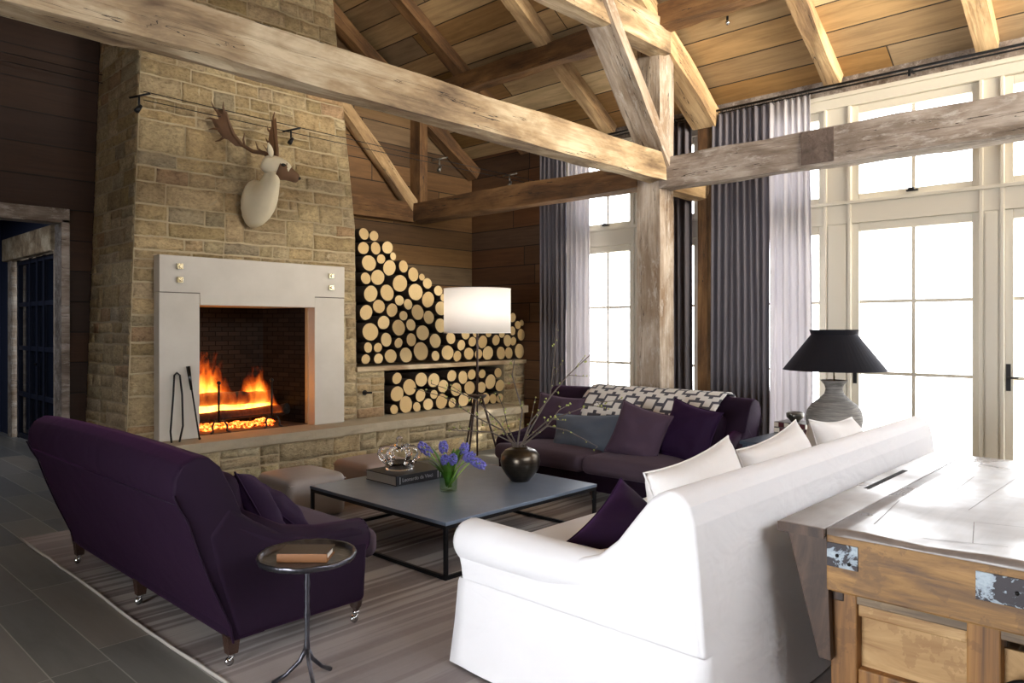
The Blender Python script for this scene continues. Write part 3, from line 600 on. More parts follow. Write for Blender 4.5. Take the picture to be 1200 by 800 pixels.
# ------------------------------------------------------------------ firewood
UP = [[5.001,2.615,0.071],[5.139,2.604,0.065],[5.008,2.455,0.078],[5.172,2.465,0.075],[5.341,2.486,0.081],[5.435,2.39,0.048],[5.072,2.286,0.1],[5.243,2.344,0.062],[5.379,2.25,0.099],[5.575,2.277,0.075],[5.035,2.109,0.072],[5.217,2.13,0.099],[5.735,2.19,0.088],[5.871,2.164,0.046],[5.969,2.091,0.073],[5.519,2.071,0.112],[5.097,1.934,0.101],[5.332,1.953,0.103],[5.775,1.977,0.113],[5.982,1.891,0.105],[6.143,2.006,0.071],[6.232,1.92,0.05],[5.514,1.867,0.068],[5.654,1.824,0.069],[5.224,1.79,0.087],[5.055,1.718,0.093],[5.401,1.75,0.085],[6.168,1.784,0.097],[5.798,1.73,0.1],[5.591,1.686,0.063],[5.997,1.67,0.089],[5.289,1.602,0.088],[5.092,1.494,0.113],[5.5,1.542,0.101],[5.696,1.575,0.076],[5.899,1.478,0.103],[6.191,1.568,0.097],[6.355,1.408,0.082],[5.344,1.399,0.085],[5.51,1.359,0.064],[5.702,1.395,0.081],[6.085,1.376,0.096],[5.073,1.313,0.062],[5.216,1.31,0.06],[5.042,1.18,0.062],[5.222,1.181,0.066],[5.399,1.205,0.089],[5.611,1.212,0.097],[5.874,1.251,0.121],[6.092,1.188,0.068],[6.28,1.224,0.103],[6.616,1.454,0.074],[6.52,1.316,0.073],[6.727,1.357,0.071],[6.472,1.174,0.073],[6.666,1.201,0.088],[6.914,1.352,0.09],[6.843,1.191,0.072],[7.037,1.199,0.103],[7.157,1.371,0.077],[7.015,1.465,0.058],[7.268,1.455,0.059],[7.384,1.363,0.085],[7.536,1.352,0.064],[7.265,1.193,0.092],[7.444,1.19,0.084],[7.635,1.212,0.105],[7.657,1.441,0.083],[7.588,1.577,0.062],[7.694,1.608,0.046],[7.488,1.496,0.064],[6.812,1.467,0.06],[6.39,1.868,0.096],[6.644,1.813,0.119],[6.959,1.699,0.111],[7.237,1.798,0.102],[7.232,1.603,0.09],[6.376,1.67,0.095],[6.679,1.606,0.087],[7.492,1.681,0.069]]
LO = [[5.495,0.937,0.074],[5.676,0.822,0.105],[5.863,0.903,0.096],[6.058,0.885,0.097],[6.226,0.801,0.088],[5.48,0.753,0.1],[5.868,0.706,0.082],[6.067,0.707,0.062],[5.634,0.613,0.106],[5.45,0.568,0.061],[5.806,0.57,0.063],[5.984,0.588,0.081],[6.207,0.609,0.102],[6.368,0.925,0.081],[6.554,0.896,0.087],[6.723,0.925,0.075],[6.44,0.746,0.095],[6.7,0.752,0.097],[6.88,0.748,0.081],[7.056,0.814,0.105],[7.225,0.925,0.074],[6.923,0.924,0.065],[7.242,0.751,0.088],[6.953,0.595,0.086],[7.115,0.58,0.073],[7.26,0.577,0.07],[6.392,0.576,0.069],[6.573,0.603,0.096],[6.79,0.582,0.075]]
ORD = ['first', 'second', 'third', 'fourth', 'fifth', 'sixth', 'seventh', 'eighth', 'ninth', 'tenth', 'eleventh', 'twelfth', 'thirteenth', 'fourteenth', 'fifteenth', 'sixteenth', 'seventeenth', 'eighteenth']
protos = []
for v_ in range(5):
    rnd = random.Random(40+v_); bm = B(); sg = 22; rr = [1+.05*math.sin(2*a+v_)+.035*noise.noise(Vector((math.cos(a)*2, math.sin(a)*2, v_*3.3))) for a in [2*PI*i/sg for i in range(sg)]]
    R_ = [[bm.verts.new((.98*rr[i]*math.cos(2*PI*i/sg)*s_, y_, .98*rr[i]*math.sin(2*PI*i/sg)*s_)) for i in range(sg)] for y_, s_ in ((0, .9), (0, .965), (.008, 1), (.2, 1.0), (.42, .97))]
    cn = bm.verts.new((0, -.002, 0))
    for i in range(sg): f = bm.faces.new((cn, R_[0][(i+1) % sg], R_[0][i])); f.material_index = 1
    for k_ in range(4):
        for i in range(sg): f = bm.faces.new((R_[k_][i], R_[k_][(i+1) % sg], R_[k_+1][(i+1) % sg], R_[k_+1][i])); f.material_index = 1 if k_ == 0 else 0; f.smooth = k_ > 1
    bm.faces.new(R_[4]); me = bpy.data.meshes.new('firewood_log'); bmesh.ops.recalc_face_normals(bm, faces=bm.faces); bm.to_mesh(me); bm.free(); me.materials.append(M['log']); me.materials.append(M['cut']); protos.append(me)
def stack(L, z0, dz, where, group):
    rows = {}
    for q in L: rows.setdefault(int((q[1]-z0)/dz), []).append(q)
    for r_, row in rows.items():
        row.sort()
        for i, (x, z, r) in enumerate(row):
            o = bpy.data.objects.new('firewood_log', protos[random.randrange(5)]); C.objects.link(o)
            o.location = (x, 7.05+random.uniform(-.012, .03), z); o.scale = (r*.975, 1.0, r*.975); o.rotation_euler = (0, 0, 0)
            size = 'thick' if r > .095 else ('thin' if r < .066 else 'round')
            tag(o, '%s pale log end, %s from the chimney in the %s layer %s' % (size, ORD[i], ORD[r_], where), 'log', group)
stack(UP, 1.11, .17, 'above the wooden shelf', 'split logs stacked on the shelf beside the chimney')
stack(LO, .50, .17, 'under the wooden shelf', 'split logs stacked under the shelf')

# ------------------------------------------------------------------ fire, grate logs, andirons
def roundlog(name, label, p0, p1, r, mat, grp=None):
    bm = B(); p0, p1 = Vector(p0), Vector(p1); k_ = 10; sd = random.uniform(0, 50); pts = [p0.lerp(p1, i/k_)+Vector((0, 0, .012*noise.noise(Vector((i*.7, sd, 0))))) for i in range(k_+1)]
    tube(bm, pts, [r*(1+.16*noise.noise(Vector((i*.9, sd, 2)))) for i in range(k_+1)], 12); return tag(obj(name, bm, mat, smooth=True), label, 'log', grp)
roundlog('charred_log', 'thick charred log at the front of the fire, topmost', (3.12, 7.30, .83), (4.02, 7.36, .80), .065, M['char'])
roundlog('charred_log', 'long charred log low on the andirons, in front', (3.10, 7.24, .655), (4.16, 7.26, .665), .05, M['char'])
roundlog('charred_log', 'charred log at the back of the fire, behind the flames', (3.15, 7.5, .72), (4.08, 7.46, .76), .08, M['char'])
roundlog('charred_log', 'short charred stub lying at the right side of the firebox', (4.02, 7.42, .60), (4.12, 7.20, .68), .06, M['char'])
bm = B(); random.seed(5)
for i in range(110): ball(bm, (random.uniform(3.14, 4.0), random.uniform(7.16, 7.55), .525+random.uniform(0, .03)), random.uniform(.016, .034), 7, 5, (1.4, 1, .5))
tag(obj('ember_bed', bm, M['ember']), 'glowing orange ember bed beneath the burning logs', 'embers', kind='stuff')
bm = B(); box(bm, -.52, .48, -.19, .19, -.10, .56); fl = obj('fire_flames', bm, M['flame'], loc=(3.60, 7.36, .74))
tag(fl, 'bright orange flames leaping from the logs in the firebox', 'fire', kind='stuff')
pl = bpy.data.lights.new('fire_light', 'POINT'); pl.energy = 7; pl.color = (1, .42, .12); pl.shadow_soft_size = .12; po_ = bpy.data.objects.new('fire_light', pl); C.objects.link(po_); po_.location = (3.45, 7.33, 1.0)
def andiron(x, lab):
    t = thing('andiron', lab, 'andiron', (x, 7.05, .512))
    bm = B(); tube(bm, [(0, 0, .1), (0, 0, .47)], .011); ball(bm, (0, 0, .49), .02); tube(bm, [(0, 0, .11), (0, .45, .11), (0, .46, 0)], .011); obj('shaft', bm, M['iron'], t, smooth=True)
    for s in (-1, 1):
        bm = B(); tube(bm, [(0, 0, .11), (s*.05, -.01, .115), (s*.075, -.02, .07), (s*.07, -.03, .02), (s*.10, -.04, .008)], .010); obj('foot', bm, M['iron'], t, smooth=True)
andiron(3.30, 'left black iron andiron in front of the tall flames'); andiron(3.86, 'right black iron andiron below the smaller flame')
# fire tools
t = thing('fire_tongs', 'hairpin shaped iron fire tongs leaning on the left surround leg', 'fire tongs', (2.82, 6.84, .505))
bm = B(); tube(bm, [(-.07, -.03, 0), (-.075, -.02, .1), (-.03, .03, .42), (-.005, .07, .60), (.02, .073, .625), (.045, .07, .60), (.05, .03, .42), (.04, -.01, .14), (-.0, -.03, 0)], .009, 8); obj('arms', bm, M['iron'], t, smooth=True)
t = thing('fire_poker', 'straight iron poker with thick dark grip leaning beside the tongs', 'poker', (2.96, 6.84, .505))
bm = B(); tube(bm, [(.045, -.03, 0), (.0, .04, .48)], .008); ball(bm, (.045, -.03, .012), .013); obj('rod', bm, M['iron'], t, smooth=True)
bm = B(); tube(bm, [(.0, .04, .46), (-.02, .068, .68)], [.012, .02]); obj('grip', bm, M['black'], t, smooth=True)

# ------------------------------------------------------------------ deer head mount
t = thing('deer_head_mount', 'cream deer head with palmate antlers mounted on the chimney', 'hunting trophy', (3.58, 7.02, 2.56))
bm = B()
path = [((.04, -.00, .25), .20, .27), ((.05, -.11, .22), .175, .22), ((.06, -.23, .25), .14, .175), ((.06, -.33, .36), .105, .13), ((.055, -.39, .46), .082, .10), ((.05, -.42, .545), .07, .08)]
rings = []; sg = 18
for i, (c, rx_, rz_) in enumerate(path):
    c = Vector(c); nx_ = Vector(path[min(i+1, len(path)-1)][0])-Vector(path[max(i-1, 0)][0]); nx_.normalize(); a = nx_.cross(Vector((0, 0, 1))).normalized(); b = a.cross(nx_).normalized()
    rings.append([bm.verts.new(c+a*math.cos(2*PI*j/sg)*rx_*.85+b*math.sin(2*PI*j/sg)*rz_*(1.0 if math.sin(2*PI*j/sg) > 0 else 1.12)) for j in range(sg)])
for i in range(len(rings)-1):
    for j in range(sg): bm.faces.new((rings[i][j], rings[i][(j+1) % sg], rings[i+1][(j+1) % sg], rings[i+1][j]))
bm.faces.new(rings[0]); bm.faces.new(rings[-1]); obj('neck', bm, M['hair'], t, smooth=True, subsurf=1)
hd = Vector((.05, -.42, .55)); fd = Vector((.86, -.42, -.34)).normalized(); sd_ = fd.cross(Vector((0, 0, 1))).normalized(); hu = sd_.cross(fd).normalized()
def head(bm, st, s0, s1):
    R_ = []
    for s, w_, h_, dz in st:
        c = hd+fd*s*1.12+hu*dz; R_.append([bm.verts.new(c+sd_*math.cos(2*PI*j/16)*w_*1.15+hu*math.sin(2*PI*j/16)*h_*1.15) for j in range(16)])
    for i in range(len(R_)-1):
        for j in range(16): bm.faces.new((R_[i][j], R_[i][(j+1) % 16], R_[i+1][(j+1) % 16], R_[i+1][j]))
    bm.faces.new(R_[0][::-1]); bm.faces.new(R_[-1])
bm = B(); head(bm, [(-.10, .045, .05, -.01), (-.07, .066, .075, -.005), (-.01, .078, .09, .005), (.06, .076, .088, .005), (.11, .07, .08, .0), (.16, .052, .060, -.01)], 0, 0); hd_o = obj('head', bm, M['hair'], t, smooth=True, subsurf=1)
bm = B(); head(bm, [(.045, .080, .088, -.012), (.10, .073, .083, -.006), (.135, .058, .064, -.012), (.17, .050, .053, -.018), (.205, .044, .044, -.024), (.225, .036, .036, -.026), (.235, .015, .015, -.026)], 0, 0); obj('muzzle', bm, M['muzzle'], t, smooth=True)
for s in (-1, 1):
    bm = B(); ball(bm, hd+fd*.085+sd_*s*.078+hu*.03, .020, 12, 8, (1.3, 1, .8)); obj('eye', bm, M['black'], t, smooth=True)
    bm = B(); e0 = hd-fd*.04+sd_*s*.08+hu*.06; e1 = e0+sd_*s*.06+hu*.10-fd*.07
    pts = [e0.lerp(e1, i/6) for i in range(7)]; tube(bm, pts, [.014, .024, .028, .028, .024, .016, .004], 10); obj('ear', bm, M['hair'], t, smooth=True)
bm = B(); ball(bm, hd+fd*.255-hu*.02, .026, 12, 8, (1, 1, .7)); obj('nose', bm, M['black'], t, smooth=True)
fdir = Vector((math.cos(YAW), math.sin(YAW), 0)); rdir = Vector((math.sin(YAW), -math.cos(YAW), 0))
def horn(beam_, palm, tines, dep):      # drawn in a plane through the skull, leaning towards or away from the wall
    bm = B(); k_ = .0083
    def q(p_): a = (p_[0]-328)*k_; b = (192-p_[1])*k_; return hd+Vector((0, 0, .07))+rdir*a+Vector((0, 0, b))+fdir*dep*b
    P = [q(p_) for p_ in beam_]; tube(bm, P, [.026, .022, .019, .018, .017, .014, .007][:len(P)], 10)
    for tn in tines: T_ = [q(p_) for p_ in tn]; tube(bm, T_, [.013, .009, .003][:len(T_)], 8)
    A = [bm.verts.new(q(p_)+fdir*.009) for p_ in palm]; Bq = [bm.verts.new(q(p_)-fdir*.009) for p_ in palm]
    for L_ in (A, Bq[::-1]): f = bm.faces.new(L_); bmesh.ops.triangulate(bm, faces=[f])
    for i in range(len(palm)): bm.faces.new((A[i], Bq[i], Bq[(i+1) % len(palm)], A[(i+1) % len(palm)]))
    obj('antler', bm, M['antler'], t)
horn([(326, 191), (318, 186), (305, 184), (293, 177), (284, 165), (280, 152), (278, 141)], [(293, 179), (285, 178), (277, 171), (272, 170), (273, 166), (264, 159), (271, 158), (260, 149), (269, 149), (266, 138), (273, 145), (277, 139), (281, 152), (285, 165)], [[(296, 179), (295, 171), (297, 164)], [(318, 186), (311, 181), (309, 173)], [(272, 169), (267, 172), (262, 173)], [(268, 160), (262, 159), (256, 160)], [(266, 150), (259, 148), (253, 149)], [(268, 141), (264, 136), (262, 130)], [(276, 142), (275, 136), (276, 130)]], -.25)
horn([(331, 190), (331, 180), (329, 168), (327, 157), (325, 145)], [(331, 183), (325, 183), (322, 180), (324, 173), (321, 171), (323, 164), (321, 158), (323, 152), (322, 142), (325, 148), (327, 140), (329, 152), (331, 168)], [[(331, 187), (322, 184), (315, 175)], [(323, 173), (319, 170), (317, 166)], [(323, 160), (319, 156), (318, 151)], [(325, 146), (324, 140), (325, 133)]], .25)

# ------------------------------------------------------------------ cable lights
def cable(name, lab, pts, r=.004): bm = B(); tube(bm, pts, r, 6); return tag(obj(name, bm, M['blackm'], smooth=True), lab, 'cable')
cu0, cu1 = D2(168, 107, Y=6.93), D2(655, 218, X=7.73); cl0, cl1 = D2(168, 117, Y=6.93), D2(650, 221, X=7.73)
cable('light_cable', 'upper of two thin cables strung across the chimney', [cu0, cu0.lerp(cu1, .5)-Vector((0, 0, .01)), cu1])
cable('light_cable', 'lower of two thin cables strung across the chimney', [cl0, cl0.lerp(cl1, .5)-Vector((0, 0, .01)), cl1])
cable('light_cable', 'upper of two thin cables on the dark wall left of the chimney', [(.2, 8.08, 4.09), (2.56, 8.0, 4.05)])
cable('light_cable', 'lower of two thin cables on the dark wall left of the chimney', [(.2, 8.08, 4.01), (2.56, 8.0, 3.97)])
def cspot(pt, lab, mat):
    p = Vector(pt); t = thing('cable_spotlight', lab, 'spotlight', p, 0, 'small spotlights hung on the cables')
    bm = B(); tube(bm, [(-.06, .06, -.02), (.07, -.07, .02)], .010); tube(bm, [(0, 0, -.0), (0, 0, -.10)], .009); obj('arm', bm, mat, t, smooth=True)
    bm = B(); tube(bm, [(.01, -.01, -.09), (-.03, -.02, -.15)], [.018, .024], 12); obj('lamp_head', bm, mat, t, smooth=True)
cspot(D2(163, 112, Y=6.93), 'black cable spotlight at the left corner of the chimney', M['blackm']); cspot(D2(341, 152, Y=6.93), 'black cable spotlight beside the deer antlers', M['blackm'])
cspot(cu0.lerp(cu1, .83), 'silver cable spotlight before the brown back beam', M['silver']); cspot(cu0.lerp(cu1, .62), 'cable spotlight hanging in front of the gable post', M['silver'])
t = thing('ceiling_spotlight', 'tiny chrome spotlight on the sloping boarded ceiling', 'spotlight', (6.85, 3.5, 4.63)); bm = B(); tube(bm, [(0, 0, .02), (0, 0, -.03)], .012); obj('stem', bm, M['blackm'], t); bm = B(); ball(bm, (0, 0, -.045), .024); obj('lamp_head', bm, M['steel'], t, smooth=True)

# ================================================================== CURTAINS
def curtain(name, lab, y0, y1, mat, folds, x=7.62, amp=.045, z1=3.93, seed=1, grp=None):
    t = thing(name, lab, 'curtain', (x, (y0+y1)/2, 0), 0, grp); bm = B(); n_ = folds*8; zs = [.02, .5, 1.2, 2.2, 3.2, 3.7, z1]; cols_ = []
    for i in range(n_+1):
        s = i/n_; yy = (y0-(y0+y1)/2)+(y1-y0)*s; row = []
        for z_ in zs:
            sp = 1+.06*(1-z_/z1); ph = folds*2*PI*s+1.9*noise.noise(Vector((s*6+seed, z_*.4, 0)))
            a_ = amp*(.85+.7*noise.noise(Vector((s*7, seed, z_*.2))))*(.75 if z_ > 3.6 else 1)
            row.append(bm.verts.new((a_*math.sin(ph), yy*sp, z_)))
        cols_.append(row)
    for i in range(n_):
        for j in range(len(zs)-1): bm.faces.new((cols_[i][j], cols_[i+1][j], cols_[i+1][j+1], cols_[i][j+1]))
    o = obj('cloth', bm, mat, t, smooth=True); so = o.modifiers.new('thick', 'SOLIDIFY'); so.thickness = .004
    for i in range(folds):
        bm = B(); yy = (y0-y1)/2+(y1-y0)*(i+.5)/folds; bmesh.ops.create_circle(bm, segments=4, radius=.001) if 0 else None
        tube(bm, [(.03*math.cos(a), yy, z1+.012+.03*math.sin(a)) for a in [2*PI*k_/10 for k_ in range(11)]], .003, 5, cap=False); obj('ring', bm, M['blackm'], t)
    return t
curtain('grey_curtain', 'charcoal curtain nearest the wood-panelled corner', 6.20, 6.64, M['curt'], 6, seed=1)
curtain('sheer_curtain', 'pale sheer curtain beside the corner window', 5.82, 6.17, M['sheer'], 5, seed=2, amp=.03)
curtain('grey_curtain', 'charcoal curtain directly right of the free post', 4.34, 4.95, M['curt'], 7, seed=3)
curtain('grey_curtain', 'wide charcoal curtain left of the tall sheer drape', 3.42, 4.07, M['curt'], 9, seed=4)
curtain('sheer_curtain', 'tall pale sheer drape right of the wide charcoal curtain', 2.97, 3.40, M['sheer'], 6, seed=5, amp=.03)
for k_, (xx, zz, lab) in enumerate(((7.62, 3.975, 'front black curtain rail under the eaves'), (7.67, 3.955, 'slim inner curtain rail behind the front rail'))):
    t = thing('curtain_rail', lab, 'curtain rail', (xx, 2.0, zz)); bm = B(); tube(bm, [(0, -4.5, 0), (0, 4.62, 0)], .013 if k_ == 0 else .009, 10); obj('rod', bm, M['blackm'], t, smooth=True)
    if k_ == 0:
        for y_ in (2.05, 4.6, -.6, 6.4):
            bm = B(); box(bm, -.008, .17, y_-2.0-.008, y_-2.0+.008, -.008, .008); box(bm, -.01, .01, y_-2.01, y_-1.99, -.07, .01); obj('bracket', bm, M['blackm'], t)

# ================================================================== RUG
bm = B(); n_ = 40; edge = []
for i in range(n_+1):
    y_ = 1.0+5.3*i/n_; edge.append((1.47+.022*noise.noise(Vector((y_*1.1, 0, 0)))+.012*noise.noise(Vector((y_*4, 3, 0))), y_))
for (xa_, ya_), (xb_, yb_) in zip(edge[:-1], edge[1:]):
    hexa(bm, [(xa_, ya_, .001), (5.9, ya_, .001), (5.9, yb_, .001), (xb_, yb_, .001), (xa_, ya_, .011), (5.9, ya_, .011), (5.9, yb_, .011), (xb_, yb_, .011)])
bmesh.ops.remove_doubles(bm, verts=bm.verts, dist=1e-5)
rug = thing('striped_rug', 'large flat-woven taupe rug with soft stripes under all the seating', 'rug', (0, 0, 0)); obj('pile', bm, M['rug'], rug)
bm = B(); tube(bm, [(x, y, .010) for x, y in edge], .009, 6); obj('binding', bm, M['rugedge'], rug, smooth=True)
RZ_ = .013

# ================================================================== ROLL-ARM SOFAS (local: +x front, y width, origin under the back crest)
def rollarm(label, loc, rz, seatmat, group=None):
    t = thing('roll_arm_sofa', label, 'sofa', loc, rz, group); W = 1.12; v = M['velvet']
    # back: raked shell with outward roll
    outer = [(.26, .12), (.245, .20), (.16, .40), (.10, .56), (.055, .70), (.02, .76), (-.005, .82), (.0, .89), (.03, .945), (.09, .975), (.15, .965), (.20, .92), (.26, .80), (.34, .60), (.42, .45), (.42, .12)]
    bm = B(); k_ = len(outer)
    Wb = W-.008; secs = [(-Wb, .94), (-Wb+.012, .98), (-Wb+.04, 1.0), (-W*.5, 1.0), (0, 1.0), (W*.5, 1.0), (Wb-.04, 1.0), (Wb-.012, .98), (Wb, .94)]
    cx, cz = .2, .55; R_ = []
    for y_, s in secs: R_.append([bm.verts.new((cx+(x-cx)*(1-(1-s)*.35), y_, cz+(z-cz)*(1-(1-s)*.25)+(.018*(1-(y_/W)**2) if z > .7 else 0))) for x, z in outer])
    for i in range(len(R_)-1):
        for j in range(k_): bm.faces.new((R_[i][j], R_[i][(j+1) % k_], R_[i+1][(j+1) % k_], R_[i+1][j]))
    bm.faces.new(R_[0][::-1]); bm.faces.new(R_[-1]); obj('back', bm, v, t, smooth=True, bevel=.008)
    bm = B(); tube(bm, [(.016, -W+.03, .775), (.016, W-.03, .775)], .005, 6)
    for s in (-1, 1): tube(bm, [(x-.002, s*(W-.004), z) for x, z in outer[:7]], .005, 6)
    obj('piping', bm, v, t, smooth=True)
    # seat box
    bm = B(); cushion(bm, (.62, 0, .215), (.74, 2*W-.06, .19), .03); obj('seat_frame', bm, v, t, smooth=True)
    # arms
    prof = [(.28, .125), (.18, .45), (.14, .62), (.24, .74), (.36, .65), (.50, .565), (.68, .52), (.90, .51), (.97, .49), (1.0, .44), (.985, .38), (.97, .12)]
    for s in (-1, 1):
        bm = B(); prism(bm, prof, 1, s*(W-.17), s*W); obj('arm', bm, v, t, smooth=False, bevel=.045, seg=5)
        for o in [t.children[-1]]:
            for p_ in o.data.polygons: p_.use_smooth = True
        bm = B(); tube(bm, [(.28, s*(W-.085), .63), (.50, s*(W-.085), .505), (.72, s*(W-.085), .455), (.99, s*(W-.085), .44)], [.085, .088, .09, .09], 16); ball(bm, (.99, s*(W-.085), .44), .09, 16, 10, (.35, 1, 1)); obj('arm_roll', bm, v, t, smooth=True)
    for s in (-1, 1):
        def tfn(p, s=s):
            if p.x > .28 and s*p.y > .3: p = p+Vector((0, s*.10*min(1, (p.x-.28)/.06), 0))
            return p
        bm = B(); cushion(bm, (.72, s*.475, .375), (.80, .945, .16), .06, crown=.03, fn=tfn); obj('seat_cushion', bm, seatmat, t, smooth=True)
    for s in (-1, 1):
        bm = B(); cushion(bm, (0, 0, 0), (.20, .93, .40), .08); o = obj('back_cushion', bm, v, t, smooth=True, loc=(.33, s*.47, .64), rot=(0, math.radians(-12), 0))
    for y_ in (-1.06, 0.02, 1.06):
        for fx in (0, 1):
            lx = .275 if fx == 0 else .95; bm = B()
            if fx == 0: hexa(bm, [(lx-.022, y_-.022, .055), (lx+.022, y_-.022, .055), (lx+.022, y_+.022, .055), (lx-.022, y_+.022, .055), (lx-.03, y_-.03, .14), (lx+.03, y_-.03, .14), (lx+.03, y_+.03, .14), (lx-.03, y_+.03, .14)])
            else: lathe(bm, [(.014, .055), (.018, .07), (.030, .085), (.034, .11), (.028, .125), (.03, .14)], (lx, y_, 0), 16)
            lg = obj('leg', bm, M['walnut'], t, smooth=fx == 1)
            bm = B(); lathe(bm, [(.016, .045), (.018, .06)], (lx, y_, 0), 12); tube(bm, [(lx-.010, y_+.008, .019), (lx-.010, y_-.008, .019)], .019, 14); tube(bm, [(lx, y_+.012, .046), (lx-.01, y_+.012, .019)], .005); tube(bm, [(lx, y_-.012, .046), (lx-.01, y_-.012, .019)], .005); obj('castor', bm, M['steel'], lg, smooth=True)
    return t
rollarm('purple velvet sofa seen from behind, at the left of the rug', (1.30, 4.30, RZ_), 0, M['mauve'])
s3_ = rollarm('purple velvet sofa below the windows with a patterned throw on its back', (6.13, 3.93, RZ_), PI, M['mauve']); s3_.scale = (1, 1, .945)
R = math.radians
pillow('velvet_pillow', 'plump aubergine velvet pillow leaning in the near corner of the left sofa', (.52, .46, .2), M['velvet2'], (1.86, 3.56, .60), (R(-28), R(12), R(66)), seed=3)
pillow('velvet_pillow', 'smaller aubergine pillow lying in front on the left sofa', (.52, .44, .18), M['velvet2'], (2.06, 3.76, .545), (R(-48), R(2), R(76)), seed=4)
# far sofa pillows, facing -x
pillow('mauve_pillow', 'mauve pillow at the far left end of the window sofa', (.50, .48, .17), M['mauve2'], (5.60, 4.66, .65), (R(-18), R(5), R(-75)), seed=5)
pillow('lumbar_pillow', 'long blue-grey lumbar pillow on the window sofa', (.72, .36, .17), M['blueg'], (5.42, 4.18, .575), (R(-22), R(-3), R(-84)), seed=6)
pillow('mauve_pillow', 'square mauve pillow tilted against the deep purple one', (.48, .48, .17), M['mauve2'], (5.36, 3.56, .635), (R(-20), R(14), R(-80)), seed=7)
pillow('velvet_pillow', 'deep purple velvet pillow at the near right end of the window sofa', (.50, .50, .17), M['velvet2'], (5.50, 3.16, .665), (R(-18), R(10), R(-98)), seed=8)
# throw over the back
bm = B(); uvl = bm.loops.layers.uv.new('UVMap'); pf = [(.50, .54), (.485, .64), (.455, .74), (.405, .835), (.33, .90), (.25, .965), (.165, 1.012), (.09, 1.020), (.03, .992), (-.012, .93), (-.02, .86), (.0, .80)]
nn = 22; y0_, y1_ = 3.06, 4.50; G = []
for i in range(nn+1):
    s = i/nn; y_ = y0_+(y1_-y0_)*s; G.append([bm.verts.new((6.13-x-.0, y_+.01*noise.noise(Vector((s*4, j*.5, 0)))+.05*(j-3)/10*(s-.5), z*.945+RZ_+.004*noise.noise(Vector((s*9, j, 1))))) for j, (x, z) in enumerate(pf)])
for i in range(nn):
    for j in range(len(pf)-1):
        f = bm.faces.new((G[i][j], G[i+1][j], G[i+1][j+1], G[i][j+1]))
        for lp, (a, b) in zip(f.loops, ((i, j), (i+1, j), (i+1, j+1), (i, j+1))): lp[uvl].uv = (a/nn, b/(len(pf)-1))
th = obj('woven_throw', bm, M['throw'], smooth=True); th.modifiers.new('s', 'SOLIDIFY').thickness = .008; tag(th, 'white and grey interlocking-square throw draped over the window sofa back', 'throw')

# ================================================================== WHITE SLIPCOVERED SOFA (faces +y)
ws = thing('slipcovered_sofa', 'long white linen slipcovered sofa seen from behind in the foreground', 'sofa', (3.83, 1.9, RZ_))
def wobj(*a, **k): o = obj(*a, **k); o.parent = ws; o.location = Vector(o.location)-Vector(ws.location)+Vector((0, 0, RZ_)); return o
XA, XB = 2.30, 5.38
bk = [(1.272, .02), (1.262, .35), (1.285, .65), (1.305, .84), (1.325, .905), (1.36, .945), (1.41, .955), (1.46, .93), (1.50, .86), (1.60, .55), (1.62, .35), (1.62, .02)]
bm = B(); prism(bm, bk, 0, XA+.006, XB-.006); wobj('back', bm, M['linen'], bevel=.02, seg=4)
side = [(1.268, .02), (1.266, .35), (1.298, .62), (1.315, .86), (1.335, .915), (1.37, .945), (1.42, .950), (1.48, .915), (1.55, .83), (1.63, .73), (1.72, .655), (1.84, .615), (2.1, .60), (2.44, .60), (2.50, .585), (2.525, .52), (2.50, .44), (2.49, .38), (2.505, .02)]
for s, xa_, xb_ in ((-1, XA, XA+.2), (1, XB-.2, XB)):
    bm = B(); prism(bm, side, 0, xa_, xb_); o = wobj('arm', bm, M['linen'], bevel=.03, seg=5)
    for p_ in o.data.polygons: p_.use_smooth = True
    xc = XA+.075 if s < 0 else XB-.075
    bm = B(); tube(bm, [(xc, 1.66, .60), (xc, 1.78, .565), (xc, 2.0, .548), (xc, 2.3, .548), (xc, 2.50, .55), (xc, 2.53, .55)], [.06, .085, .097, .1, .1, .085], 20); wobj('arm_roll', bm, M['linen'], smooth=True)
bm = B(); box(bm, XA+.1, XB-.1, 1.55, 2.47, .05, .36); wobj('seat_base', bm, M['linen'], bevel=.02)
for i in range(3):
    a = XA+.2+i*.89; bm = B(); cushion(bm, (a+.445, 1.98, .44), (.885, .98, .17), .05, crown=.02); wobj('seat_cushion', bm, M['linen'], smooth=True)
# skirt with a soft flare and wavering hem
bm = B(); per = []
def pl_line(p, q, k_): return [(p[0]+(q[0]-p[0])*i/k_, p[1]+(q[1]-p[1])*i/k_) for i in range(k_)]
per = pl_line((XA, 1.258), (XA, 2.49), 24)+pl_line((XA, 2.49), (XB, 2.49), 50)+pl_line((XB, 2.49), (XB, 1.258), 24)+pl_line((XB, 1.258), (XA, 1.258), 50)
cxx, cyy = (XA+XB)/2, 1.87; rows = []
for z_, fl_ in ((.395, .004), (.38, .010), (.2, .024), (.012, .045)):
    rr = []
    for (x, y) in per:
        sx = -1 if abs(x-XA) < 1e-6 else (1 if abs(x-XB) < 1e-6 else 0); sy = -1 if abs(y-1.258) < 1e-6 else (1 if abs(y-2.49) < 1e-6 else 0)
        wv = fl_+fl_*.45*noise.noise(Vector((x*3, y*3, 0)))
        rr.append(bm.verts.new((x+sx*wv, y+sy*wv*(.3 if sy < 0 else 1), z_+(.006*noise.noise(Vector((x*4, y*4, 2))) if z_ < .1 else 0))))
    rows.append(rr)
for i in range(3):
    for j in range(len(per)): bm.faces.new((rows[i][j], rows[i][(j+1) % len(per)], rows[i+1][(j+1) % len(per)], rows[i+1][j]))
wobj('skirt', bm, M['linen'], smooth=True)
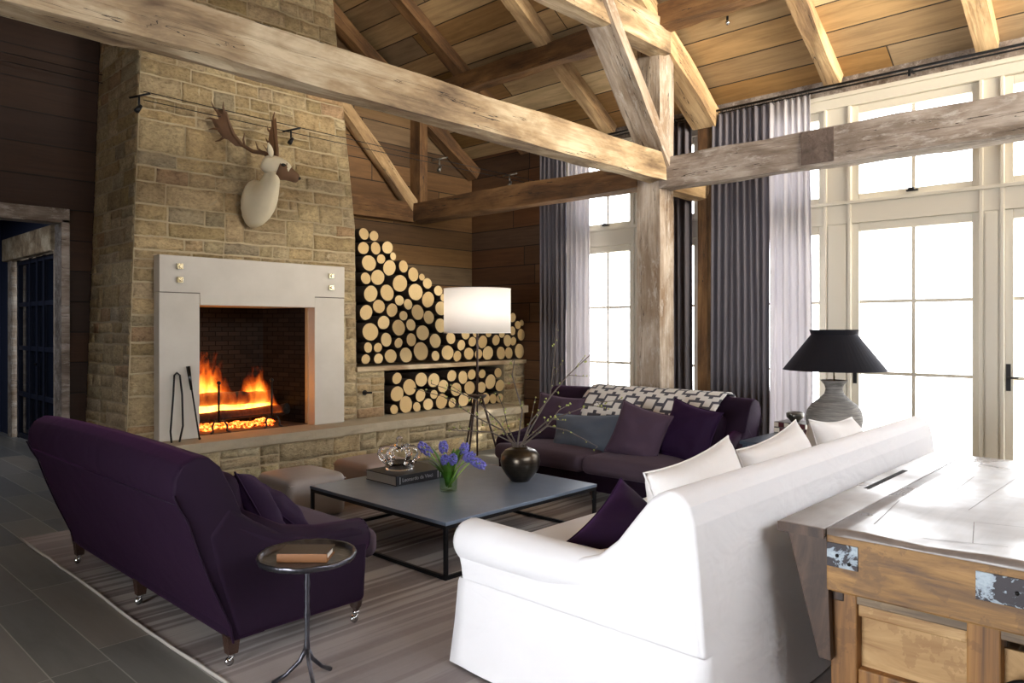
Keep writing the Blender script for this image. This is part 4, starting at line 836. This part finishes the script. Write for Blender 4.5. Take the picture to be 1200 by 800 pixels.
for i, (x_, lab, rr) in enumerate(((3.04, 'big white back cushion nearest the camera on the white sofa', 8), (3.87, 'middle of three white back cushions on the white sofa', 9), (4.75, 'farthest white back cushion, towards the table lamp', -7))):
    pillow('linen_cushion', lab, (.80, .56, .26), M['linen2'], (x_, 1.66, .705), (R(-14), R(-rr*.6), R(2)), seed=20+i, group='white back cushions', cat='cushion')
pillow('velvet_pillow', 'dark purple velvet pillow resting against the arm of the white sofa', (.52, .46, .2), M['velvet2'], (2.80, 1.90, .56), (R(-42), R(-24), R(4)), seed=31)

# ================================================================== WORKBENCH
wb = thing('workbench', 'antique carpenter workbench with worn top and ochre wooden end behind the white sofa', 'workbench', (3.95, .6, 0))
def bobj(*a, **k): o = obj(*a, **k); o.parent = wb; o.location = Vector(o.location)-Vector(wb.location); return o
bx0, bx1 = 2.82, 4.98
bm = B()
NX, NY = 44, 16
def topz(x, y): return .800-.005*(.5+.5*noise.noise(Vector((x*2.2, y*3, 0))))-.012*max(0, 1-abs(y-.72)/.2)*max(0, 1-(x-bx0)/.3)
T = [[bm.verts.new((bx0+(bx1-bx0)*i/NX+(.006*noise.noise(Vector((j*.8, 1, 0))) if i == 0 else 0), .0+1.04*j/NY, topz(bx0+(bx1-bx0)*i/NX, 1.04*j/NY))) for j in range(NY+1)] for i in range(NX+1)]
Bt = [[bm.verts.new((bx0+(bx1-bx0)*i/NX, 1.04*j/NY, .775)) for j in range(NY+1)] for i in range(NX+1)]
for i in range(NX):
    for j in range(NY): bm.faces.new((T[i][j], T[i+1][j], T[i+1][j+1], T[i][j+1]))
for i in range(NX):
    for j in (0, NY): bm.faces.new((T[i][j], T[i+1][j], Bt[i+1][j], Bt[i][j]))
for j in range(NY):
    for i in (0, NX): bm.faces.new((T[i][j], T[i][j+1], Bt[i][j+1], Bt[i][j]))
bobj('bench_top', bm, M['btop'], smooth=True)
bm = B(); box(bm, bx0-.012, bx1, 1.046, 1.222, .768, .798); bobj('tail_board', bm, M['btop'], bevel=.004)
bm = B(); box(bm, bx0-.016, bx0-.010, 1.046, 1.222, .760, .796); bobj('tail_edge', bm, M['dark'])
bm = B(); box(bm, 3.64, 4.24, 1.148, 1.174, .7975, .7990); bobj('tool_slot', bm, M['char'])
for k_, (x0, y0, x1, y1) in enumerate([(3.0, .93, 3.5, .98), (3.5, .72, 4.4, .70), (2.98, .60, 3.3, .66), (3.30, .66, 3.34, .50), (3.55, .52, 4.2, .50), (2.95, .75, 3.0, .50), (3.9, .85, 4.3, .86), (3.05, .40, 3.5, .42), (3.3, .30, 3.36, .22)]):
    bm = B(); pts = [(x0+(x1-x0)*i/8+.012*noise.noise(Vector((i, k_, 0))), y0+(y1-y0)*i/8+.012*noise.noise(Vector((i, k_, 5)))) for i in range(9)]
    for (a, b) in zip(pts[:-1], pts[1:]):
        dx, dy = b[0]-a[0], b[1]-a[1]; L_ = math.hypot(dx, dy) or 1; nx_, ny_ = -dy/L_*.0016, dx/L_*.0016
        bm.faces.new([bm.verts.new((q[0]+s*nx_, q[1]+s*ny_, topz(*q)+.0008)) for q, s in ((a, 1), (b, 1), (b, -1), (a, -1))])
    bobj('crack', bm, M['dark'])
bm = B(); box(bm, bx0+.005, bx1-.01, 0.0, 1.045, .565, .778); bobj('apron', bm, M['pineY'], bevel=.008)
for (a, b, c, d) in ((.93, 1.075, .66, .748), (.33, .56, .655, .748)):
    bm = B(); box(bm, bx0-.001, bx0+.006, max(a, .33) if 0 else a, min(b, 1.04), c, d); pt = bobj('iron_plate', bm, M['plate'], bevel=.001)
    for yy, zz_ in (((a+b)/2, (c+d)/2), (a+.03, c+.02)):
        b2 = B(); ball(b2, (bx0-.002, yy, zz_), .007, 8, 6); s_ = obj('screw', b2, M['iron'], pt, smooth=True)
# tapered rear board beside the legs
bm = B(); prism(bm, [(1.195, .768), (1.045, .768), (1.03, .30), (1.075, .30)], 0, bx0+.012, bx0+.045); bobj('rear_bracket', bm, M['dark'], bevel=.003)
lx = 2.885
def bx(nm, x0, x1, y0, y1, z0, z1, m_, bv=.006): b_ = B(); box(b_, x0, x1, y0, y1, z0, z1); return bobj(nm, b_, M[m_], bevel=bv)
for xx in (lx, 4.75):
    for y0, y1 in ((.955, 1.05), (.50, .60), (.03, .12)): bx('leg', xx, xx+.10, y0, y1, 0, .56, 'pineZ')
    bx('rail', xx+.004, xx+.09, .03, 1.045, .515, .566, 'pineG')
    bx('rail', xx+.012, xx+.08, .60, .955, .47, .515, 'pineP'); bx('rail', xx+.012, xx+.08, .12, .955, .10, .275, 'pineZ')
    bx('panel', xx+.05, xx+.065, .12, .955, .27, .475, 'pineP', .002)
bx('corner_block', lx-.004, lx+.02, 1.0, 1.05, .515, .565, 'dark')
bx('stretcher', 2.98, 4.76, .56, .60, .15, .25, 'pineG'); bx('shelf', 2.98, 4.75, .10, .95, .12, .14, 'pineG', .002)
bm = B(); tube(bm, [(2.84+0*a, .41+.085*math.cos(a), .33+.085*math.sin(a)) for a in [2*PI*i/24 for i in range(25)]], .012, 8, cap=False); tube(bm, [(2.80, .41, .33), (2.90, .41, .33)], .02); tube(bm, [(2.84, .33, .33), (2.84, .49, .33)], .009); tube(bm, [(2.84, .41, .25), (2.84, .41, .41)], .009); bobj('vise_wheel', bm, M['iron'], smooth=True)

# ================================================================== COFFEE TABLE
ct = thing('coffee_table', 'low square zinc-topped coffee table on a black steel frame', 'table', (3.74, 4.12, RZ_))
h_ = .76; TH = .367-RZ_
bm = B(); box(bm, -h_, h_, -h_, h_, TH-.022, TH); obj('table_top', bm, M['zinc'], ct, bevel=.002)
q = .022; a_ = h_-.004; bm = B()
for s in (-1, 1):
    box(bm, -a_, a_, s*a_-(q if s > 0 else 0), s*a_+(q if s < 0 else 0), TH-.045, TH-.022); box(bm, s*a_-(q if s > 0 else 0), s*a_+(q if s < 0 else 0), -a_+q, a_-q, TH-.045, TH-.022)
obj('top_frame', bm, M['blackm'], ct)
bm = B()
for s in (-1, 1):
    box(bm, -a_+q, a_-q, s*a_-(q if s > 0 else 0), s*a_+(q if s < 0 else 0), 0, q); box(bm, s*a_-(q if s > 0 else 0), s*a_+(q if s < 0 else 0), -a_+q, a_-q, 0, q)
obj('base_rails', bm, M['blackm'], ct)
for sx in (-1, 1):
    for sy in (-1, 1):
        bm = B(); box(bm, sx*a_-(q if sx > 0 else 0), sx*a_+(q if sx < 0 else 0), sy*a_-(q if sy > 0 else 0), sy*a_+(q if sy < 0 else 0), 0, TH-.045); obj('leg', bm, M['blackm'], ct)
TZ = .3672
# book with crown
bk_ = thing('art_book', 'thick black art book lying on the coffee table under the glass crown', 'book', (3.575, 4.575, TZ), R(-1))
bm = B(); box(bm, -.165, .315, -.185, .19, .004, .071); obj('pages', bm, M['paper'], bk_)
bm = B(); box(bm, -.17, .325, -.193, .194, 0, .005); box(bm, -.17, .325, -.193, .194, .070, .0755); box(bm, -.17, .325, -.197, -.187, 0, .0755); obj('cover', bm, M['cover'], bk_, bevel=.0015)
def text(body, size, parent, loc, rot, mat, nm='spine_title'):
    cu = bpy.data.curves.new(nm, 'FONT'); cu.body = body; cu.size = size; cu.extrude = .0004; cu.align_x = 'CENTER'; cu.align_y = 'CENTER'
    o = bpy.data.objects.new('tmp_text', cu); C.objects.link(o); bpy.context.view_layer.update()
    me = bpy.data.meshes.new_from_object(o.evaluated_get(bpy.context.evaluated_depsgraph_get())); bpy.data.objects.remove(o); me.materials.append(mat)
    o = bpy.data.objects.new(nm, me); C.objects.link(o); o.parent = parent; o.location = loc; o.rotation_euler = rot; return o
text('Leonardo da Vinci', .040, bk_, (.03, -.1978, .038), (PI/2, 0, 0), M['spinetx'])
bm = B()
for x_ in (-.14, .225, .25, .28):
    bm = B(); box(bm, x_, x_+.006, -.1983, -.1965, .012, .064); obj('spine_mark', bm, M['spinetx'], bk_)
cr = thing('crystal_ornament', 'clear glass crown ornament standing on the black book', 'ornament', (3.60, 4.60, TZ+.0762)); cr.scale = (1.55, 1.55, 1.45)
bm = B(); lathe(bm, [(.062, 0), (.072, .003), (.075, .014), (.070, .024), (.074, .034), (.070, .04), (.058, .04), (.058, .0)], seg=28, cap=False); bm.faces.ensure_lookup_table(); obj('band', bm, M['crystal'], cr, smooth=True)
for k_ in range(6):
    a = k_*PI/3+.3; bm = B(); ca, sa = math.cos(a), math.sin(a); tube(bm, [(ca*r, sa*r, z) for r, z in ((.068, .035), (.088, .06), (.10, .085), (.092, .108), (.068, .118), (.04, .116), (.014, .112))], [.011, .012, .012, .011, .010, .009, .008], 8); obj('arch', bm, M['crystal'], cr, smooth=True)
    bm = B(); ball(bm, (ca*.078, sa*.078, .052), .011, 8, 6); obj('bead', bm, M['crystal'], cr, smooth=True)
bm = B(); lathe(bm, [(.001, .09), (.016, .095), (.018, .115), (.010, .125), (.02, .135), (.010, .148), (.017, .16), (.012, .172), (.001, .178)], seg=16); obj('finial', bm, M['crystal'], cr, smooth=True)
# hyacinths
vz = thing('glass_tumbler_vase', 'small clear glass of water holding the hyacinths', 'vase', (3.575, 4.0, TZ))
bm = B(); lathe(bm, [(.001, 0), (.060, 0), (.064, .006), (.068, .150), (.0645, .150), (.060, .014), (.001, .012)], seg=28, cap=False); obj('glass', bm, M['vglass'], vz, smooth=True)
bm = B(); lathe(bm, [(.001, .0135), (.0585, .015), (.062, .10), (.001, .10)], seg=24, cap=False); obj('water', bm, M['vglass'], vz, smooth=True)
fw = thing('hyacinth_bunch', 'bunch of violet-blue hyacinths with green leaves in a glass', 'flowers', (3.575, 4.0, TZ+.014)); fw.scale = (1.32, 1.32, 1.32)
fdir = Vector((math.cos(YAW), math.sin(YAW), 0)); rdir = Vector((math.sin(YAW), -math.cos(YAW), 0))
heads = [((-.13, .02, .215), (-.6, 0, .55), .085), ((-.03, .03, .225), (-.1, .1, 1), .055), ((-.012, -.05, .165), (-.1, -.5, .8), .05), ((.028, -.045, .170), (.1, -.5, .8), .05), ((.085, .03, .215), (.3, .1, .9), .055), ((.115, -.02, .178), (.8, -.2, .5), .055), ((.165, -.03, .145), (.9, -.1, -.45), .08)]
for k_, (c, d, L_) in enumerate(heads):
    c = rdir*c[0]+fdir*c[1]+Vector((0, 0, c[2])); d = (rdir*d[0]+fdir*d[1]+Vector((0, 0, d[2]))).normalized()
    s0 = Vector((random.uniform(-.015, .015), random.uniform(-.015, .015), .01)); bm = B(); tube(bm, [s0, s0.lerp(c, .4)+Vector((0, 0, .03)), c-d*L_*.5, c+d*L_*.3], [.0045, .0045, .004, .003], 6); st_ = obj('stem', bm, M['stem'], fw, smooth=True)
    bm = B(); rnd = random.Random(k_); a = d.cross(Vector((0, 1, .2))).normalized(); b = d.cross(a)
    for i in range(26):
        s = i/25; th_ = i*2.4; rr = .019*math.sin(PI*(.12+.8*s))**.6; p_ = c+d*(s-.5)*L_+(a*math.cos(th_)+b*math.sin(th_))*rr; o_ = (a*math.cos(th_)+b*math.sin(th_))
        for q_ in range(4):
            an = q_*PI/2+rnd.random(); pd = (o_*.6+d.cross(o_)*math.cos(an)*.8+d*math.sin(an)*.8).normalized(); tube(bm, [p_, p_+pd*.006, p_+pd*.011], [.0038, .0058, .002], 5)
    obj('flower_head', bm, M['hyac'], fw, smooth=True)
for k_ in range(20):
    a = k_*2.399; ln = random.uniform(.15, .24); lean = random.uniform(.35, .9); dv = (rdir*math.cos(a)+fdir*math.sin(a)); bm = B(); ww = random.uniform(.014, .020); pts = []; side_ = Vector((0, 0, 1)).cross(dv).normalized(); L1, L2 = [], []
    for i in range(8):
        s = i/7; p_ = dv*(.012+lean*ln*.75*s**1.7)+Vector((0, 0, .02+ln*(s-.25*lean*s**3))); w_ = ww*(math.sin(PI*min(1, s*.82+.15))**.7)*(1 if s < .99 else .1)
        L1.append(bm.verts.new(p_+side_*w_)); L2.append(bm.verts.new(p_-side_*w_)); pts.append(bm.verts.new(p_-dv*w_*.35+Vector((0, 0, -.001))))
    for i in range(7): bm.faces.new((L1[i], L1[i+1], pts[i+1], pts[i])); bm.faces.new((pts[i], pts[i+1], L2[i+1], L2[i]))
    o = obj('leaf', bm, M['leaf'], fw, smooth=True); o.modifiers.new('s', 'SOLIDIFY').thickness = .0012
# bronze pot
vp = thing('bronze_pot', 'round dark bronze pot on the coffee table holding bare twigs', 'pot', (4.19, 3.86, TZ))
bm = B(); lathe(bm, [(.001, .0), (.068, 0), (.076, .006), (.113, .05), (.143, .10), (.153, .150), (.148, .20), (.120, .235), (.080, .252), (.060, .254), (.058, .263), (.050, .263), (.049, .25), (.09, .21), (.11, .15), (.05, .02), (.001, .012)], seg=48, cap=False); obj('body', bm, M['bronze'], vp, smooth=True)
tw = thing('budding_branches', 'tall bare grey branches with small buds in the bronze pot', 'branches', (4.19, 3.86, TZ+.02))
BR = [[[4.18,3.88,0.64],[4.2,3.85,0.91],[4.15,3.91,1.18],[4.16,3.89,1.31]],[[4.2,3.85,0.64],[4.27,3.83,0.81],[4.4,3.74,1.0],[4.45,3.73,1.37],[4.49,3.75,1.58]],[[4.2,3.85,0.65],[4.38,3.76,0.97],[4.55,3.68,1.17],[4.76,3.55,1.38]],[[4.19,3.86,0.65],[4.3,3.7,0.82],[4.37,3.58,0.88],[4.52,3.37,0.98],[4.62,3.21,1.0]],[[4.2,3.85,0.64],[4.28,3.67,0.8],[4.34,3.51,0.77],[4.44,3.31,0.66]],[[4.15,3.91,0.65],[4.1,4.0,0.81],[4.06,4.1,0.9],[4.03,4.18,0.98],[3.92,4.34,1.05],[3.83,4.49,1.1]],[[4.17,3.89,0.65],[4.1,3.91,0.79],[4.06,3.91,0.92],[4.0,3.92,1.05]],[[4.16,3.89,0.65],[3.99,3.98,0.75],[3.81,4.07,0.77],[3.71,4.08,0.78]],[[4.22,3.84,0.65],[4.39,3.77,0.77],[4.52,3.75,0.89],[4.64,3.76,0.92]],[[4.16,3.9,0.65],[4.16,4.01,0.74],[4.08,4.22,0.83],[4.05,4.38,0.9],[4.01,4.54,0.98],[3.9,4.79,1.04]]]
rnd = random.Random(11); o0 = Vector(tw.location)
for k_, br in enumerate(BR):
    K = [Vector(p_)-o0 for p_ in br]; K = [K[0]*.15+Vector((0, 0, .005))]+[K[0]]+K[1:]; P = []
    for i in range(len(K)-1):
        for s in range(5): P.append(K[i].lerp(K[i+1], s/5)+Vector([.006*noise.noise(Vector((i*5+s, k_, q_*7)))*(1 if i else .2) for q_ in range(3)]))
    P.append(K[-1]); m_ = len(P); bm = B(); r0 = .0085 if k_ < 3 else .0065; tube(bm, P, [r0*(1-.75*i/m_)+.0012*(i % 3 == 0) for i in range(m_)], 7)
    bd = B()
    for i in range(8, m_, 2):
        d = Vector([rnd.uniform(-1, 1) for _ in range(3)]).normalized(); L_ = rnd.uniform(.015, .055); e = P[i]+d*L_; tube(bm, [P[i], P[i]+d*L_*.5, e], [.003, .0025, .0015], 5)
        for _ in range(rnd.choice((1, 2, 3))): ball(bd, e+Vector([rnd.uniform(-.008, .008) for _ in range(3)]), rnd.uniform(.004, .008), 6, 5)
    if k_ in (1, 2, 3, 5, 9):
        for _ in range(2):
            i = rnd.randrange(10, m_-3); d = (P[i+2]-P[i]).normalized()+Vector([rnd.uniform(-.7, .7) for _ in range(3)]); d.normalize(); L_ = rnd.uniform(.12, .24)
            Q = [P[i]+d*L_*s/5+Vector([.008*noise.noise(Vector((s, i, q_*3+k_))) for q_ in range(3)]) for s in range(6)]; Q[0] = P[i].copy(); tube(bm, Q, [.0035, .003, .003, .0025, .002, .0015], 5)
            for s in (2, 4, 5): ball(bd, Q[s]+Vector((.003, 0, .004)), .006, 6, 5)
    b_o = obj('branch', bm, M['bark'], tw, smooth=True); tag(obj('buds', bd, M['bud'], b_o, smooth=True), None, kind='stuff')

# ================================================================== MARTINI SIDE TABLE + BOOK
mt = thing('hammered_side_table', 'small round hammered metal table on a twiggy tripod stem beside the left sofa', 'side table', (1.715, 2.83, RZ_))
bm = B(); n_ = 40; rr = [.001, .10, .17, .190, .196, .206, .210, .204, .17, .05, .001]; zz = [.545, .545, .545, .548, .562, .566, .556, .540, .530, .528, .528]; R_ = []
for r_, z_ in zip(rr, zz): R_.append([bm.verts.new((r_*(1+(.015*noise.noise(Vector((math.cos(a)*4, math.sin(a)*4, r_*9))) if r_ > .18 else 0))*math.cos(a), r_*math.sin(a)*(1+(.015*noise.noise(Vector((math.cos(a)*4, math.sin(a)*4, 5))) if r_ > .18 else 0)), z_+(.004*noise.noise(Vector((math.cos(a)*6, math.sin(a)*6, 2))) if r_ > .18 else 0))) for a in [2*PI*i/n_ for i in range(n_)]])
for i in range(len(R_)-1):
    for j in range(n_): bm.faces.new((R_[i][j], R_[i][(j+1) % n_], R_[i+1][(j+1) % n_], R_[i+1][j]))
bmesh.ops.remove_doubles(bm, verts=bm.verts, dist=.003); obj('tray_top', bm, M['tray'], mt, smooth=True)
bm = B(); P = [(.003*noise.noise(Vector((i, 0, 0))), .003*noise.noise(Vector((i, 5, 0))), .13+.40*i/12) for i in range(13)]; tube(bm, P, [.0105+.0022*(i % 4 == 1)+.001*(i % 2) for i in range(13)], 10); obj('stem', bm, M['tray'], mt, smooth=True)
for k_ in range(3):
    a = k_*2*PI/3+R(15); bm = B(); tube(bm, [(0, 0, .16), (math.cos(a)*.03, math.sin(a)*.03, .10), (math.cos(a)*.09, math.sin(a)*.09, .04), (math.cos(a)*.145, math.sin(a)*.145, .006)], [.010, .0095, .0085, .011], 8); obj('leg', bm, M['tray'], mt, smooth=True)
bo = thing('small_leather_book', 'small tan leather-bound book lying on the hammered side table', 'book', (1.71, 2.83, RZ_+.5455), R(-47)); bo.scale = (1.18, 1.25, 1.5)
bm = B(); box(bm, -.087, .084, -.045, .05, .003, .021); obj('pages', bm, M['paper'], bo)
bm = B(); box(bm, -.088, .092, -.056, .054, 0, .003); box(bm, -.088, .092, -.058, -.047, 0, .024); obj('spine', bm, M['tanleather'], bo, bevel=.003)
bm = B(); box(bm, -.09, .092, -.056, .054, .021, .0245); obj('front_cover', bm, M['bookbrown'], bo, bevel=.001)

# ================================================================== FLOOR LAMP
fl_ = thing('tripod_floor_lamp', 'tripod floor lamp with a white drum shade in front of the stacked logs', 'floor lamp', (5.72, 5.92, 0))
bm = B(); lathe(bm, [(.368, 1.485), (.371, 1.485), (.371, 1.972), (.368, 1.972), (.368, 1.485)], seg=64, cap=False); obj('lamp_shade', bm, M['wshade'], fl_, smooth=True)
bm = B(); lathe(bm, [(.366, 1.482), (.374, 1.482), (.374, 1.492), (.366, 1.492), (.366, 1.482)], seg=64, cap=False); lathe(bm, [(.366, 1.965), (.374, 1.965), (.374, 1.975), (.366, 1.975), (.366, 1.965)], seg=64, cap=False); obj('shade_rim', bm, M['wshade'], fl_, smooth=True)
bm = B(); tube(bm, [(0, 0, .78), (0, 0, 1.70)], .012, 12); obj('pole', bm, M['walnut'], fl_, smooth=True)
bm = B()
for a in (0, 2.094, 4.189): tube(bm, [(0, 0, 1.92), (.369*math.cos(a), .369*math.sin(a), 1.95)], .003, 6)
tube(bm, [(0, 0, 1.68), (0, 0, 1.93)], .004, 6); obj('spider', bm, M['brass'], fl_)
bm = B(); ball(bm, (0, 0, 1.74), .045); obj('bulb', bm, M['wshade'], fl_, smooth=True)
l_ = bpy.data.lights.new('floor_lamp_light', 'POINT'); l_.energy = 14; l_.color = (1, .93, .85); l_.shadow_soft_size = .06; l2 = bpy.data.objects.new('floor_lamp_light', l_); C.objects.link(l2); l2.location = (5.72, 5.92, 1.82)
bm = B(); lathe(bm, [(.001, .755), (.075, .76), (.105, .785), (.105, .80), (.001, .80)], seg=32); obj('hub', bm, M['walnut'], fl_, smooth=False)
for k_ in range(3):
    a = YAW+R(-90)+k_*2*PI/3+R(8); bm = B(); tube(bm, [(.045*math.cos(a), .045*math.sin(a), .79), (.27*math.cos(a), .27*math.sin(a), 0)], [.014, .010], 10); obj('leg', bm, M['walnut'], fl_, smooth=True)
bm = B(); tube(bm, [(.0, .0, .77), (0, 0, .12)], .010, 10); obj('centre_rod', bm, M['walnut'], fl_, smooth=True)

# ================================================================== LAMP TABLE, BIG LAMP, BOXES
lt = thing('lamp_table', 'dark blue painted side table between the two far sofas', 'side table', (6.06, 2.32, 0)); lt.scale = (1.0, 1.0, 1.067)
bm = B(); box(bm, -.50, .52, -.36, .42, .575, .60); obj('table_top', bm, M['ctblue'], lt, bevel=.005)
for sx in (-.46, .48):
    for sy in (-.32, .38): bm = B(); box(bm, sx-.022, sx+.022, sy-.022, sy+.022, 0, .575); obj('leg', bm, M['ctblue'], lt, bevel=.003)
bm = B(); box(bm, -.47, .49, -.33, .39, .50, .575); obj('apron', bm, M['ctblue'], lt)
bl = thing('stoneware_lamp', 'big urn-shaped grey stoneware lamp with a wide black shade', 'table lamp', (5.98, 2.15, .6405)); bl.scale = (1, 1, .96)
bm = B(); lathe(bm, [(.001, 0), (.10, 0), (.115, .01), (.165, .07), (.202, .14), (.210, .20), (.200, .26), (.165, .315), (.11, .36), (.072, .40), (.062, .44), (.072, .475), (.098, .505), (.098, .512), (.085, .512), (.05, .47), (.001, .46)], seg=48, cap=False); obj('base', bm, M['stoneware'], bl, smooth=True)
bm = B(); tube(bm, [(0, 0, .45), (0, 0, .86)], .007, 10); obj('neck_rod', bm, M['brass'], bl, smooth=True)
bm = B(); lathe(bm, [(.378, .595), (.382, .595), (.170, .885), (.182, .925), (.178, .925), (.166, .885), (.378, .595)], seg=56, cap=False); obj('lamp_shade', bm, M['bshade'], bl, smooth=False)
bm = B()
for a in (0, 2.094, 4.189): tube(bm, [(0, 0, .86), (.17*math.cos(a), .17*math.sin(a), .885)], .003, 6)
ball(bm, (0, 0, .72), .04); obj('bulb_holder', bm, M['brass'], bl)
def inlaid(z, sx, sy, off, lab, rz):
    t = thing('inlaid_box', lab, 'box', (6.34+off, 2.60, z), rz); n1 = 6; bm = B(); box(bm, -sx/2, sx/2, -sy/2, sy/2, 0, .045); obj('case', bm, M['silver'], t, bevel=.003)
    for i in range(n1):
        a = -sy/2+sy*i/n1; b = B(); box(b, -sx/2-.003, -sx/2+.002, a+.003, a+sy/n1-.003, .004, .041); obj('inlay', b, M['bone'] if i % 2 else M['redbox'], t)
        a = -sx/2+sx*i/n1; b = B(); box(b, a+.003, a+sx/n1-.003, -sy/2-.003, -sy/2+.002, .004, .041); obj('inlay', b, M['redbox'] if i % 2 else M['bone'], t)
inlaid(.6405, .24, .30, 0, 'lower of two chequered bone-inlaid boxes by the big lamp', R(5)); inlaid(.686, .23, .28, -.01, 'upper of two chequered bone-inlaid boxes by the big lamp', R(-4))
t = thing('silver_bowl', 'small dark silver bowl standing on top of the inlaid boxes', 'bowl', (6.32, 2.60, .732)); bm = B(); lathe(bm, [(.001, 0), (.035, 0), (.04, .01), (.07, .04), (.075, .075), (.06, .085), (.055, .075), (.06, .04), (.001, .02)], seg=24, cap=False); obj('body', bm, M['silver'], t, smooth=True)
bm = B(); tube(bm, [(-.07, 0, .05), (-.10, .0, .07), (-.115, 0, .08)], [.012, .01, .006]); obj('spout', bm, M['silver'], t, smooth=True)

# ================================================================== OTTOMANS
def ottoman(lab, x, y, rz, sx, sy, sz, mat):
    t = thing('leather_ottoman', lab, 'ottoman', (x, y, RZ_), rz)
    bm = B(); cushion(bm, (0, 0, sz/2), (sx, sy, sz), .055, crown=.025); obj('body', bm, mat, t, smooth=True)
    bm = B(); h = sx/2-.008; hy = sy/2-.008; tube(bm, [(-h, -hy, sz-.045), (h, -hy, sz-.045), (h, hy, sz-.045), (-h, hy, sz-.045), (-h, -hy, sz-.045)], .005, 6, cap=False); obj('piping', bm, mat, t, smooth=True)
ottoman('square taupe leather ottoman between the left sofa and the hearth', 3.25, 5.45, 0, .52, .54, .34, M['leather'])
ottoman('rose-taupe leather ottoman beyond the book, before the hearth', 4.02, 5.52, 0, .52, .54, .34, M['leather2'])
